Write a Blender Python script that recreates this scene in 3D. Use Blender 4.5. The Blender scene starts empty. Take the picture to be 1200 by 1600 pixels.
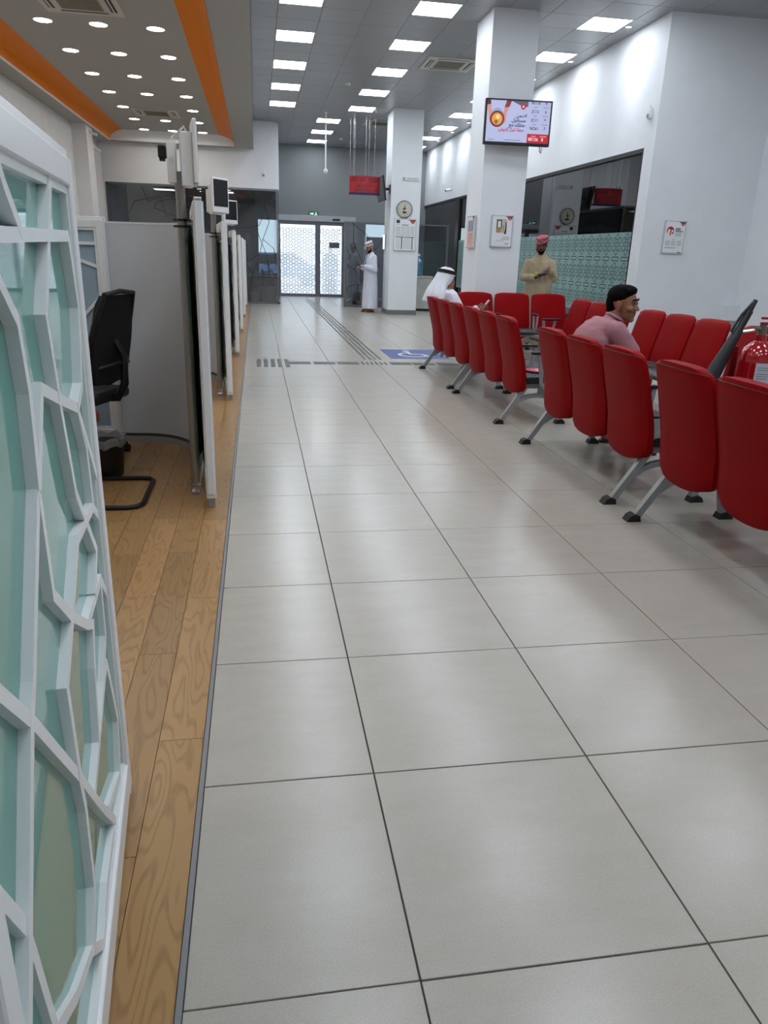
import bpy, bmesh, math, random
from mathutils import Vector, Matrix, Euler
random.seed(7)
PI = math.pi
sc = bpy.context.scene
COL = sc.collection

# ------------------------------------------------------------------ camera
cam = bpy.data.cameras.new('camera')
cam.sensor_fit = 'VERTICAL'; cam.sensor_height = 32.0; cam.lens = 1152 / 1600 * 32
cam.clip_start = 0.02; cam.clip_end = 300
camo = bpy.data.objects.new('camera', cam); COL.objects.link(camo)
RW = ((0.98637726, -0.02393474, 0.16274839), (-0.16145921, -0.33018408, 0.93000505), (0.0314775, -0.94361306, -0.32955056))
camo.matrix_world = Matrix(((RW[0][0], -RW[0][1], -RW[0][2], 0), (RW[1][0], -RW[1][1], -RW[1][2], 0), (RW[2][0], -RW[2][1], -RW[2][2], 1.45), (0, 0, 0, 1)))
sc.camera = camo
# ------------------------------------------------------------------ world and exposure
PANEL_L = 9.0      # ceiling panels
DOWN_L = 18.0      # downlights
SKY_L = 1.3
world = bpy.data.worlds.new('world'); sc.world = world; world.use_nodes = True
bg = world.node_tree.nodes['Background']
bg.inputs[0].default_value = (0.86, 0.93, 1.0, 1); bg.inputs[1].default_value = SKY_L
sc.view_settings.view_transform = 'Standard'; sc.view_settings.look = 'None'
sc.view_settings.exposure = 1.1; sc.view_settings.gamma = 1.0; sc.view_settings.use_curve_mapping = False

# ------------------------------------------------------------------ materials
def lin(c):
    return tuple((v / 255 / 12.92 if v / 255 <= 0.04045 else ((v / 255 + 0.055) / 1.055) ** 2.4) for v in c) + (1,)
MATS = {}
def mat(name, rgb, rough=0.5, metal=0.0, spec=0.5, emit=0.0, coat=0.0, var=0.0, alpha=1.0, noise=None, sheen=0.0):
    if name in MATS: return MATS[name]
    m = bpy.data.materials.new(name); m.use_nodes = True
    nt = m.node_tree; b = nt.nodes['Principled BSDF']
    c = lin(rgb)
    b.inputs['Base Color'].default_value = c
    b.inputs['Roughness'].default_value = rough; b.inputs['Metallic'].default_value = metal
    b.inputs['Specular IOR Level'].default_value = spec
    b.inputs['Coat Weight'].default_value = coat
    b.inputs['Sheen Weight'].default_value = sheen
    if emit:
        b.inputs['Emission Color'].default_value = c; b.inputs['Emission Strength'].default_value = emit
    if noise or var:
        tc = nt.nodes.new('ShaderNodeTexCoord')
        hs = nt.nodes.new('ShaderNodeHueSaturation'); hs.inputs['Color'].default_value = c
        val = None
        if noise:
            sx, amt = noise
            n = nt.nodes.new('ShaderNodeTexNoise'); n.inputs['Scale'].default_value = sx; n.inputs['Detail'].default_value = 6
            nt.links.new(tc.outputs['Object'], n.inputs['Vector'])
            mr = nt.nodes.new('ShaderNodeMapRange'); mr.inputs[1].default_value = 0.3; mr.inputs[2].default_value = 0.7
            mr.inputs[3].default_value = 1 - amt; mr.inputs[4].default_value = 1 + amt
            nt.links.new(n.outputs['Fac'], mr.inputs[0]); val = mr.outputs[0]
            bp = nt.nodes.new('ShaderNodeBump'); bp.inputs['Strength'].default_value = 0.08; bp.inputs['Distance'].default_value = 0.01
            nt.links.new(n.outputs['Fac'], bp.inputs['Height']); nt.links.new(bp.outputs[0], b.inputs['Normal'])
        if var:
            oi = nt.nodes.new('ShaderNodeObjectInfo')
            mr2 = nt.nodes.new('ShaderNodeMapRange'); mr2.inputs[3].default_value = 1 - var; mr2.inputs[4].default_value = 1 + var
            nt.links.new(oi.outputs['Random'], mr2.inputs[0])
            if val:
                mu = nt.nodes.new('ShaderNodeMath'); mu.operation = 'MULTIPLY'
                nt.links.new(val, mu.inputs[0]); nt.links.new(mr2.outputs[0], mu.inputs[1]); val = mu.outputs[0]
            else: val = mr2.outputs[0]
        nt.links.new(val, hs.inputs['Value']); nt.links.new(hs.outputs[0], b.inputs['Base Color'])
    MATS[name] = m
    return m

def glass_mat(name, tint, refl=0.08, rough=0.0, ior_f=1.45):
    """thin architectural glass: fresnel mirror over tinted transparency"""
    m = bpy.data.materials.new(name); m.use_nodes = True; nt = m.node_tree
    for n in list(nt.nodes): nt.nodes.remove(n)
    out = nt.nodes.new('ShaderNodeOutputMaterial'); mx = nt.nodes.new('ShaderNodeMixShader')
    tr = nt.nodes.new('ShaderNodeBsdfTransparent'); tr.inputs[0].default_value = tint + (1,)
    gl = nt.nodes.new('ShaderNodeBsdfGlossy'); gl.inputs['Roughness'].default_value = rough
    fr = nt.nodes.new('ShaderNodeFresnel'); fr.inputs[0].default_value = ior_f
    ad = nt.nodes.new('ShaderNodeMath'); ad.operation = 'ADD'; ad.use_clamp = True; ad.inputs[1].default_value = refl
    nt.links.new(fr.outputs[0], ad.inputs[0]); nt.links.new(ad.outputs[0], mx.inputs[0])
    nt.links.new(tr.outputs[0], mx.inputs[1]); nt.links.new(gl.outputs[0], mx.inputs[2]); nt.links.new(mx.outputs[0], out.inputs[0])
    return m

def film_glass(name):
    m = bpy.data.materials.new(name); m.use_nodes = True; nt = m.node_tree
    for n in list(nt.nodes): nt.nodes.remove(n)
    out = nt.nodes.new('ShaderNodeOutputMaterial'); mx = nt.nodes.new('ShaderNodeMixShader'); mx.inputs[0].default_value = .5
    tr = nt.nodes.new('ShaderNodeBsdfTransparent'); tr.inputs[0].default_value = (.9, .93, .95, 1)
    tl = nt.nodes.new('ShaderNodeBsdfTranslucent'); tl.inputs[0].default_value = (.86, .9, .95, 1)
    nt.links.new(tr.outputs[0], mx.inputs[1]); nt.links.new(tl.outputs[0], mx.inputs[2]); nt.links.new(mx.outputs[0], out.inputs[0])
    return m

def tile_mat():
    m = bpy.data.materials.new('floor_porcelain'); m.use_nodes = True; nt = m.node_tree; b = nt.nodes['Principled BSDF']
    ge = nt.nodes.new('ShaderNodeNewGeometry'); mp = nt.nodes.new('ShaderNodeMapping'); mp.inputs['Scale'].default_value = (2.5, 6, 1)
    oi = nt.nodes.new('ShaderNodeObjectInfo'); va = nt.nodes.new('ShaderNodeVectorMath'); va.operation = 'ADD'
    sc_ = nt.nodes.new('ShaderNodeVectorMath'); sc_.operation = 'SCALE'; sc_.inputs['Scale'].default_value = 9
    cb = nt.nodes.new('ShaderNodeCombineXYZ')
    nt.links.new(oi.outputs['Random'], cb.inputs[0]); nt.links.new(oi.outputs['Random'], cb.inputs[1]); nt.links.new(cb.outputs[0], sc_.inputs[0])
    nt.links.new(ge.outputs['Position'], va.inputs[0]); nt.links.new(sc_.outputs[0], va.inputs[1])
    nt.links.new(va.outputs[0], mp.inputs[0])
    n = nt.nodes.new('ShaderNodeTexNoise'); n.inputs['Scale'].default_value = 1.6; n.inputs['Detail'].default_value = 8; n.inputs['Roughness'].default_value = 0.7
    nt.links.new(mp.outputs[0], n.inputs['Vector'])
    n2 = nt.nodes.new('ShaderNodeTexNoise'); n2.inputs['Scale'].default_value = 260; n2.inputs['Detail'].default_value = 2
    nt.links.new(ge.outputs['Position'], n2.inputs['Vector'])
    mr = nt.nodes.new('ShaderNodeMix'); mr.data_type = 'RGBA'
    mr.inputs['A'].default_value = lin((172, 166, 156)); mr.inputs['B'].default_value = lin((178, 173, 165))
    r = nt.nodes.new('ShaderNodeMapRange'); r.inputs[1].default_value = .3; r.inputs[2].default_value = .7
    nt.links.new(n.outputs['Fac'], r.inputs[0]); nt.links.new(r.outputs[0], mr.inputs['Factor'])
    m2 = nt.nodes.new('ShaderNodeMix'); m2.data_type = 'RGBA'; m2.blend_type = 'MULTIPLY'; m2.inputs['Factor'].default_value = 1
    r2 = nt.nodes.new('ShaderNodeMapRange'); r2.inputs[1].default_value = .35; r2.inputs[2].default_value = .65; r2.inputs[3].default_value = .92; r2.inputs[4].default_value = 1.04
    nt.links.new(n2.outputs['Fac'], r2.inputs[0]); nt.links.new(mr.outputs['Result'], m2.inputs['A']); nt.links.new(r2.outputs[0], m2.inputs['B'])
    nt.links.new(m2.outputs['Result'], b.inputs['Base Color'])
    rr = nt.nodes.new('ShaderNodeMapRange'); rr.inputs[1].default_value = .3; rr.inputs[2].default_value = .7; rr.inputs[3].default_value = .215; rr.inputs[4].default_value = .235
    nt.links.new(n.outputs['Fac'], rr.inputs[0]); nt.links.new(rr.outputs[0], b.inputs['Roughness'])
    b.inputs['Specular IOR Level'].default_value = 0.45
    bp = nt.nodes.new('ShaderNodeBump'); bp.inputs['Strength'].default_value = .05; bp.inputs['Distance'].default_value = .004
    nt.links.new(n2.outputs['Fac'], bp.inputs['Height']); nt.links.new(bp.outputs[0], b.inputs['Normal'])
    return m

def wood_mat():
    m = bpy.data.materials.new('oak_plank'); m.use_nodes = True; nt = m.node_tree; b = nt.nodes['Principled BSDF']
    ge = nt.nodes.new('ShaderNodeNewGeometry'); oi = nt.nodes.new('ShaderNodeObjectInfo')
    cb = nt.nodes.new('ShaderNodeCombineXYZ'); s = nt.nodes.new('ShaderNodeVectorMath'); s.operation = 'SCALE'; s.inputs['Scale'].default_value = 37
    nt.links.new(oi.outputs['Random'], cb.inputs[0]); nt.links.new(oi.outputs['Random'], cb.inputs[1]); nt.links.new(cb.outputs[0], s.inputs[0])
    va = nt.nodes.new('ShaderNodeVectorMath'); va.operation = 'ADD'; nt.links.new(ge.outputs['Position'], va.inputs[0]); nt.links.new(s.outputs[0], va.inputs[1])
    mp = nt.nodes.new('ShaderNodeMapping'); mp.inputs['Scale'].default_value = (7, 1.1, 1); nt.links.new(va.outputs[0], mp.inputs[0])
    n0 = nt.nodes.new('ShaderNodeTexNoise'); n0.inputs['Scale'].default_value = 1.3; n0.inputs['Detail'].default_value = 1.5; nt.links.new(mp.outputs[0], n0.inputs['Vector'])
    mul = nt.nodes.new('ShaderNodeMath'); mul.operation = 'MULTIPLY'; mul.inputs[1].default_value = 85; nt.links.new(n0.outputs['Fac'], mul.inputs[0])
    sn = nt.nodes.new('ShaderNodeMath'); sn.operation = 'SINE'; nt.links.new(mul.outputs[0], sn.inputs[0])
    r = nt.nodes.new('ShaderNodeMapRange'); r.inputs[1].default_value = .2; r.inputs[2].default_value = 1; nt.links.new(sn.outputs[0], r.inputs[0])
    n1 = nt.nodes.new('ShaderNodeTexNoise'); n1.inputs['Scale'].default_value = 14; n1.inputs['Detail'].default_value = 8; nt.links.new(mp.outputs[0], n1.inputs['Vector'])
    mu2 = nt.nodes.new('ShaderNodeMath'); mu2.operation = 'MULTIPLY'; nt.links.new(r.outputs[0], mu2.inputs[0]); nt.links.new(n1.outputs['Fac'], mu2.inputs[1])
    mx = nt.nodes.new('ShaderNodeMix'); mx.data_type = 'RGBA'; mx.inputs['A'].default_value = lin((160, 125, 82)); mx.inputs['B'].default_value = lin((124, 90, 52))
    nt.links.new(mu2.outputs[0], mx.inputs['Factor'])
    hs = nt.nodes.new('ShaderNodeHueSaturation'); mr2 = nt.nodes.new('ShaderNodeMapRange'); mr2.inputs[3].default_value = .85; mr2.inputs[4].default_value = 1.12
    nt.links.new(oi.outputs['Random'], mr2.inputs[0]); nt.links.new(mr2.outputs[0], hs.inputs['Value']); nt.links.new(mx.outputs['Result'], hs.inputs['Color'])
    nt.links.new(hs.outputs[0], b.inputs['Base Color']); b.inputs['Roughness'].default_value = .28; b.inputs['Specular IOR Level'].default_value = .45
    return m

M_TILE = tile_mat(); M_WOOD = wood_mat()
M_WALL = mat('white_paint', (224, 227, 231), .6, noise=(3, .02))
M_CTILE = mat('ceiling_metal_tile', (154, 156, 158), .34, spec=.5, var=.035)
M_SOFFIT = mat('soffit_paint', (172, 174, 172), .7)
M_ORANGE = mat('orange_paint', (230, 132, 4), .55, spec=.2)
M_GROUT = mat('dark_grout', (80, 76, 70), .9)
M_EDGE = mat('grey_edge_strip', (122, 123, 126), .5, metal=.2)
M_WHITE = mat('white_laminate', (222, 223, 222), .38)
M_LATT = mat('white_lacquer', (226, 229, 230), .3)
M_PANELW = mat('grey_white_panel', (188, 193, 198), .5)
M_TEAL = mat('teal_back_painted_glass', (96, 158, 146), .04, spec=.5)
M_BLUEG = mat('pale_blue_glass', (150, 172, 186), .06, spec=.7)
M_RED = mat('red_vinyl', (136, 3, 8), .5, spec=.08)
M_BLACK = mat('black_vinyl', (26, 27, 30), .5)
M_BLACKP = mat('black_plastic', (14, 14, 15), .45)
M_ALU = mat('satin_aluminium', (158, 160, 163), .38, metal=.35)
M_STEEL = mat('polished_steel', (190, 190, 190), .18, metal=1)
M_DARKM = mat('dark_bronze_frame', (38, 36, 34), .4, metal=.5)
M_LIGHT = mat('panel_diffuser', (238, 246, 255), .5, emit=PANEL_L)
M_DOWN = mat('downlight_lens', (255, 250, 240), .5, emit=DOWN_L)
M_TRIMW = mat('light_trim', (225, 225, 222), .4)
M_SCREENK = mat('black_screen', (6, 6, 8), .12)
M_BASEB = mat('grey_stone_skirting', (110, 112, 112), .4)
M_MARB = mat('pale_marble', (186, 186, 180), .25, noise=(4, .1))
M_NAVY = mat('navy_wall', (52, 56, 70), .35, noise=(2, .15))
M_DKWALL = mat('charcoal_wall', (72, 74, 76), .6)
M_FILM = mat('teal_frosted_film', (128, 160, 157), .35)
M_FILMLINE = mat('film_cutout_line', (38, 54, 56), .3)
M_LINE = mat('dark_line_print', (30, 31, 33), .4)
M_GLASSD = glass_mat('dark_tinted_glass', (.34, .37, .40), .10)
M_GLASSC = glass_mat('clear_glass', (.86, .92, .92), .03)
M_GLASSO = glass_mat('office_glass', (.62, .65, .68), .10)
M_GLASSF = film_glass('etched_glass')
M_PRINTW = mat('printed_paper_white', (226, 228, 230), .3)
M_PRINTG = mat('printed_grey', (150, 153, 160), .5)
M_PRINTD = mat('printed_dark', (50, 50, 58), .5)
M_PRINTR = mat('printed_red', (170, 20, 32), .5)
M_ACRYL = mat('acrylic_edge', (188, 194, 198), .12)

# ------------------------------------------------------------------ mesh builder
class MB:
    def __init__(s): s.bm = bmesh.new()
    def _add(s, tmp, M=None):
        if M is not None: bmesh.ops.transform(tmp, matrix=M, verts=tmp.verts)
        me = bpy.data.meshes.new('tmp'); tmp.to_mesh(me); tmp.free(); s.bm.from_mesh(me); bpy.data.meshes.remove(me); return s
    def box(s, x0, x1, y0, y1, z0, z1, bev=0, M=None, seg=1):
        t = bmesh.new(); bmesh.ops.create_cube(t, size=1)
        bmesh.ops.transform(t, matrix=Matrix.Translation(((x0 + x1) / 2, (y0 + y1) / 2, (z0 + z1) / 2)) @ Matrix.Diagonal((abs(x1 - x0), abs(y1 - y0), abs(z1 - z0), 1)), verts=t.verts)
        if bev: bmesh.ops.bevel(t, geom=t.edges[:], offset=bev, segments=seg, affect='EDGES', profile=.5)
        return s._add(t, M)
    def cyl(s, p0, p1, r0, r1=None, n=16, caps=True):
        p0 = Vector(p0); p1 = Vector(p1); r1 = r0 if r1 is None else r1
        t = bmesh.new(); d = p1 - p0
        bmesh.ops.create_cone(t, cap_ends=caps, segments=n, radius1=r0, radius2=r1, depth=d.length)
        return s._add(t, Matrix.Translation((p0 + p1) / 2) @ d.to_track_quat('Z', 'Y').to_matrix().to_4x4())
    def sph(s, c, r, n=16, M=None):
        t = bmesh.new(); bmesh.ops.create_uvsphere(t, u_segments=n, v_segments=max(6, n // 2), radius=1)
        r = (r, r, r) if not hasattr(r, '__len__') else r
        X = Matrix.Translation(c) @ (M.to_4x4() if M is not None else Matrix()) @ Matrix.Diagonal((r[0], r[1], r[2], 1))
        return s._add(t, X)
    def cap(s, p0, p1, r0, r1=None, n=14):
        r1 = r0 if r1 is None else r1
        s.cyl(p0, p1, r0, r1, n); s.sph(p0, r0, n); s.sph(p1, r1, n); return s
    def quad(s, *pts):
        v = [s.bm.verts.new(p) for p in pts]; s.bm.faces.new(v); return s
    def tube(s, pts, r, n=10, closed=False):
        pts = [Vector(p) for p in pts]; N = len(pts); rings = []; up = None
        for i, p in enumerate(pts):
            a = pts[i - 1] if (i or closed) else p; b_ = pts[(i + 1) % N] if (i < N - 1 or closed) else p
            d = (b_ - a).normalized()
            if up is None: up = Vector((0, 0, 1)) if abs(d.z) < .9 else Vector((1, 0, 0))
            u = (up - d * up.dot(d)).normalized(); up = u; v = d.cross(u)
            rr = r[i] if hasattr(r, '__len__') else r
            rings.append([s.bm.verts.new(p + (u * math.cos(2 * PI * k / n) + v * math.sin(2 * PI * k / n)) * rr) for k in range(n)])
        for i in range(N if closed else N - 1):
            A, B = rings[i], rings[(i + 1) % N]
            for k in range(n): s.bm.faces.new((A[k], A[(k + 1) % n], B[(k + 1) % n], B[k]))
        if not closed: s.bm.faces.new(rings[0][::-1]); s.bm.faces.new(rings[-1])
        return s
    def loft(s, rings, caps=True):
        R = [[s.bm.verts.new(p) for p in ring] for ring in rings]; n = len(R[0])
        for i in range(len(R) - 1):
            for k in range(n): s.bm.faces.new((R[i][k], R[i][(k + 1) % n], R[i + 1][(k + 1) % n], R[i + 1][k]))
        if caps: s.bm.faces.new(R[0][::-1]); s.bm.faces.new(R[-1])
        return s
    def prism(s, poly, y0, y1, axis='Y'):
        """extrude a 2-D polygon; axis Y: poly in (x,z); Z: (x,y); X: (y,z)"""
        f = {'Y': lambda p, t: (p[0], t, p[1]), 'Z': lambda p, t: (p[0], p[1], t), 'X': lambda p, t: (t, p[0], p[1])}[axis]
        A = [s.bm.verts.new(f(p, y0)) for p in poly]; B = [s.bm.verts.new(f(p, y1)) for p in poly]; n = len(poly)
        for k in range(n): s.bm.faces.new((A[k], A[(k + 1) % n], B[(k + 1) % n], B[k]))
        s.bm.faces.new(A[::-1]); s.bm.faces.new(B); return s
    def mesh(s, name, m, smooth=True, ang=35):
        bmesh.ops.recalc_face_normals(s.bm, faces=s.bm.faces[:])
        me = bpy.data.meshes.new(name); s.bm.to_mesh(me); s.bm.free()
        if smooth:
            for p in me.polygons: p.use_smooth = True
            me.set_sharp_from_angle(angle=math.radians(ang))
        if m: me.materials.append(m)
        return me
    def build(s, name, m, parent=None, loc=None, rz=0, smooth=True, ang=35):
        return obj(name, s.mesh(name, m, smooth, ang), parent, loc, rz)

def obj(name, me, parent=None, loc=None, rz=0):
    o = bpy.data.objects.new(name, me); COL.objects.link(o)
    if parent: o.parent = parent
    if loc: o.location = loc
    if rz: o.rotation_euler.z = rz
    return o
def tag(o, label, cat, group=None):
    o['label'] = label; o['category'] = cat
    if group: o['group'] = group
    return o
def thing(name, label, cat, loc=(0, 0, 0), rz=0, group=None):
    o = bpy.data.objects.new(name, None); COL.objects.link(o); o.empty_display_size = .1
    o.location = loc; o.rotation_euler.z = rz
    return tag(o, label, cat, group)
def struct(o, label=None):
    o['kind'] = 'structure'
    if label: o['label'] = label
    return o
def copy_tree(o, parent=None):
    c = o.copy(); COL.objects.link(c); c.parent = parent
    for ch in o.children: copy_tree(ch, c)
    return c
def B(*a, **k): return MB().box(*a, **k)
def text_mesh(name, body, size, m, parent, M, align='CENTER', bold=0.0):
    c = bpy.data.curves.new(name, 'FONT'); c.body = body; c.size = size; c.align_x = align; c.align_y = 'CENTER'; c.offset = bold * size; c.extrude = 0.0004
    t = bpy.data.objects.new('t', c); COL.objects.link(t)
    dg = bpy.context.evaluated_depsgraph_get(); me = bpy.data.meshes.new_from_object(t.evaluated_get(dg))
    bpy.data.objects.remove(t); bpy.data.curves.remove(c)
    me.name = name; me.materials.clear(); me.materials.append(m); me.transform(M)
    return obj(name, me, parent)

# ================================================================== SETTING
CEIL = 4.72; SOF = 4.02; XR = 5.7; YP = 11.0; YB = 26.6; YG = 22.3; XL = -4.03; XRN = 7.45; YN = -3.0
EDGE_X = -0.183
# --- floor: tiles
floor = struct(B(EDGE_X, XRN, YN, YB + .2, -.10, -.006).build('floor', M_GROUT), 'pale beige porcelain tile floor of the hall')
P_ = .667; J = .0022
def floor_tile_mesh(w, d):
    return B(-w / 2 + J, w / 2 - J, -d / 2 + J, d / 2 - J, -.008, 0, bev=.0012).mesh('floor_tile', M_TILE)
ft_full = floor_tile_mesh(P_, P_)
xs = [(EDGE_X, .307)] + [(.307 + P_ * k, min(.307 + P_ * (k + 1), XRN)) for k in range(11)]
cells = []
for (x0, x1) in xs:
    k = -4
    while True:
        y0 = 1.113 + P_ * k; y1 = min(y0 + P_, YB)
        if y0 >= YB: break
        if y1 > YN: cells.append((x0, x1, max(y0, YN), y1))
        k += 1
def cell_px(c):
    x = (c[0] + c[1]) / 2; y = (c[2] + c[3]) / 2
    if y < .75: return -1
    d = Vector((x, y, -1.45)); fw = d.dot(Vector([RW[i][2] for i in range(3)])); rt = d.dot(Vector([RW[i][0] for i in range(3)])); dn = d.dot(Vector([RW[i][1] for i in range(3)]))
    if fw <= 0: return -1
    u = 600 + 1152 * rt / fw; v = 800 + 1152 * dn / fw
    if not (-160 < u < 1360 and v < 1800): return 0
    return (c[1] - c[0]) * (c[3] - c[2]) * 1.45 / fw ** 3 * 1e6
cells.sort(key=cell_px, reverse=True)
meshes = {}
for c in cells[:300]:
    w, d = round(c[1] - c[0], 3), round(c[3] - c[2], 3)
    if (w, d) not in meshes: meshes[(w, d)] = floor_tile_mesh(w, d)
    obj('floor_tile', meshes[(w, d)], floor, ((c[0] + c[1]) / 2, (c[2] + c[3]) / 2, 0))
mb = MB()
for c in cells[300:]:
    mb.box(c[0] + J, c[1] - J, c[2] + J, c[3] - J, -.008, 0)
fr_ = mb.build('floor_tile_field', M_TILE, floor); fr_['kind'] = 'stuff'
# --- threshold strip and wooden floor
struct(B(EDGE_X - .014, EDGE_X, YN, YG, -.05, .003, bev=.001).build('trim_1', M_EDGE), 'grey metal strip between wood and tile')
WX = EDGE_X - .015
wood = struct(B(XL, WX, YN, YG, -.10, -.006).build('floor_wood', mat('plank_gap', (70, 48, 26), .8)), 'oak plank floor behind the screens')
PWID = .136; pg = .0008
pm = {}
def plank(x0, x1, y0, y1):
    w, d = round(x1 - x0, 3), round(y1 - y0, 3)
    if (w, d) not in pm: pm[(w, d)] = B(-w / 2 + pg, w / 2 - pg, -d / 2 + pg, d / 2 - pg, -.008, 0, bev=.0006).mesh('plank', M_WOOD)
    obj('plank', pm[(w, d)], wood, ((x0 + x1) / 2, (y0 + y1) / 2, 0))
mb = MB()
for i in range(29):
    x1 = WX - PWID * i; x0 = max(x1 - PWID, XL)
    y = -1.0 + (0 if i % 2 == 0 else -.49) + (i * 7 % 3 - 1) * .02
    while y < YG:
        y1 = min(y + 1.01, YG)
        if i < 8 and y1 > .9 and (y < 8.2 or i < 3) or (i < 3 and y > 8): plank(x0, x1, y, y1)
        else: mb.box(x0 + pg, x1 - pg, max(y, YN) + pg, y1 - pg, -.008, 0)
        y = y1
fr_ = mb.build('plank_field', M_WOOD, wood); fr_['kind'] = 'stuff'

# --- walls
def wall(name, m, *boxes, label=None):
    mb = MB()
    for b_ in boxes: mb.box(*b_)
    return struct(mb.build(name, m), label)
wall('wall_left', M_WALL, (XL - .15, XL, YN, YB + .2, 0, 4.9), label='white wall at the far left')
wall('wall_rear', M_WALL, (XL - .15, XRN + .15, YN - .15, YN, 0, 4.9))
wall('wall_right_near', M_WALL, (XRN, XRN + .15, YN, YP, 0, 4.9), label='white wall at the right edge')
wall('wall_pier', M_WALL, (XR, XRN + .15, YP, YP + .3, 0, 4.9), label='white wall face with the framed notice')
wall('wall_right', M_WALL, (XR, XR + .15, YP + .3, YB, 3.06, 4.9), (XR, XR + .15, YP + .3, YB, 0, .10), label='white wall above the long glass partition')
# back wall with openings: office window, door
wall('wall_back', mat('back_wall_dimmed', (130, 133, 135), .6),  # darker than the other walls: its weak lighting is put into the base colour
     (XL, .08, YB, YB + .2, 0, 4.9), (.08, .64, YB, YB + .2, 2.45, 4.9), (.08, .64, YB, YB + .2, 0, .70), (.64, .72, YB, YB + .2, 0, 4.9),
     (.72, 2.98, YB, YB + .2, 2.42, 4.9), (2.98, 3.08, YB, YB + .2, 0, 4.9), (3.08, 10, YB, YB + .2, 2.42, 4.9), (4.6, 10, YB, YB + .2, 0, 2.42), (3.08, 4.6, YB, YB + .2, 0, 1.98), (3.08, 3.7, YB, YB + .2, 1.98, 2.42), label='wall above the entrance, its grey darkened for dim light')
wall('wall_office_top', M_WALL, (XL, .62, YG, YG + .2, 3.05, 4.9), label='white wall above the dark office glass')
wall('wall_office_jamb', M_WALL, (XL, -3.92, YG, YG + .2, 0, 3.05))
# pier on left wall
wall('wall_left_pier', M_WALL, (XL, -3.72, 19.4, 20.1, 0, SOF), label='narrow white pier on the far left wall')
# --- ceiling
CPX = .6286; CPY = .655; CX0 = .386; CY0 = 11.86 - CPY / 2
ceil = struct(B(0, XRN + .15, YN, YB + .2, CEIL + .012, CEIL + .18).build('ceiling', mat('ceiling_gap', (70, 70, 70), .8)), 'grey metal tile ceiling of the hall')
lights = [(.70, k) for k in range(-6, 5)] + [(2.57, k) for k in range(-6, 5)] + [(1.95, k) for k in (5, 6, 7)] + [(5.10, k) for k in list(range(-6, 8)) if k not in (2, 3)] + [(5.10, 2), (5.10, 3)]
light_cells = set()
def ccell(x, y): return (round((x - CX0 - CPX / 2) / CPX), round((y - CY0 - CPY / 2) / CPY))
lpos = []
for x, k in lights:
    c = ccell(x, 11.86 + 1.965 * k); light_cells.add(c)
    lpos.append((CX0 + CPX * (c[0] + .5), CY0 + CPY * (c[1] + .5), k))
cm = {}
def ctile(x0, x1, y0, y1):
    w, d = round(x1 - x0, 3), round(y1 - y0, 3)
    if (w, d) not in cm: cm[(w, d)] = B(-w / 2 + .002, w / 2 - .002, -d / 2 + .002, d / 2 - .002, 0, .012, bev=.003).mesh('ceiling_tile', M_CTILE)
    obj('ceiling_tile', cm[(w, d)], ceil, ((x0 + x1) / 2, (y0 + y1) / 2, CEIL))
mb = MB()
for i in range(-1, 12):
    x0 = max(CX0 + CPX * i, 0.0); x1 = min(CX0 + CPX * (i + 1), XRN)
    if x1 - x0 < .02: continue
    j = -22
    while CY0 + CPY * j < YB:
        y0 = max(CY0 + CPY * j, YN); y1 = min(CY0 + CPY * (j + 1), YB)
        if (i, j) not in light_cells and y1 > y0 + .01:
            xe = XR if (y0 > YP) else XRN
            if x0 < xe:
                if j >= -2: ctile(x0, min(x1, xe), y0, y1)
                else: mb.box(x0 + .002, x1 - .002, y0 + .002, y1 - .002, CEIL, CEIL + .012)
        j += 1
fr_ = mb.build('ceiling_tile_field', M_CTILE, ceil); fr_['kind'] = 'stuff'
# recessed light panels
lp0 = None
for n_, (x, y, k) in enumerate(lpos):
    side = 'left column' if x < 1 else ('middle column' if x < 3 else 'right column')
    if lp0 is None:
        t = thing('ceiling_light', '', 'ceiling light', (x, y, CEIL)); lp0 = t
        w, d = CPX / 2 - .004, CPY / 2 - .004
        f = MB()
        for b_ in ((-w, w, -d, -d + .02), (-w, w, d - .02, d), (-w, -w + .02, -d + .02, d - .02), (w - .02, w, -d + .02, d - .02)): f.box(*b_, .0, .012)
        f.build('frame', M_TRIMW, t); B(-w + .02, w - .02, -d + .02, d - .02, .003, .010).build('diffuser', M_LIGHT, t)
    else:
        t = copy_tree(lp0); t.location = (x, y, CEIL)
    t['group'] = 'square ceiling light panels'
    if k >= 0:
        order = ['nearest', 'second', 'third', 'fourth', 'fifth', 'sixth', 'seventh', 'eighth'][k if x < 1 or x > 3 else (k if k < 5 else k - 5)]
        if 1 < x < 2.2: side = 'short far column above the entrance'
        t['label'] = f'square lit ceiling panel, {order} along the {side}' if x > 3 or 1 < x < 2.2 else f'square lit ceiling panel, {order} in the {side} of the hall'
    else: t['label'] = 'square lit ceiling panel overhead, nearer than the picture shows'
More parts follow.
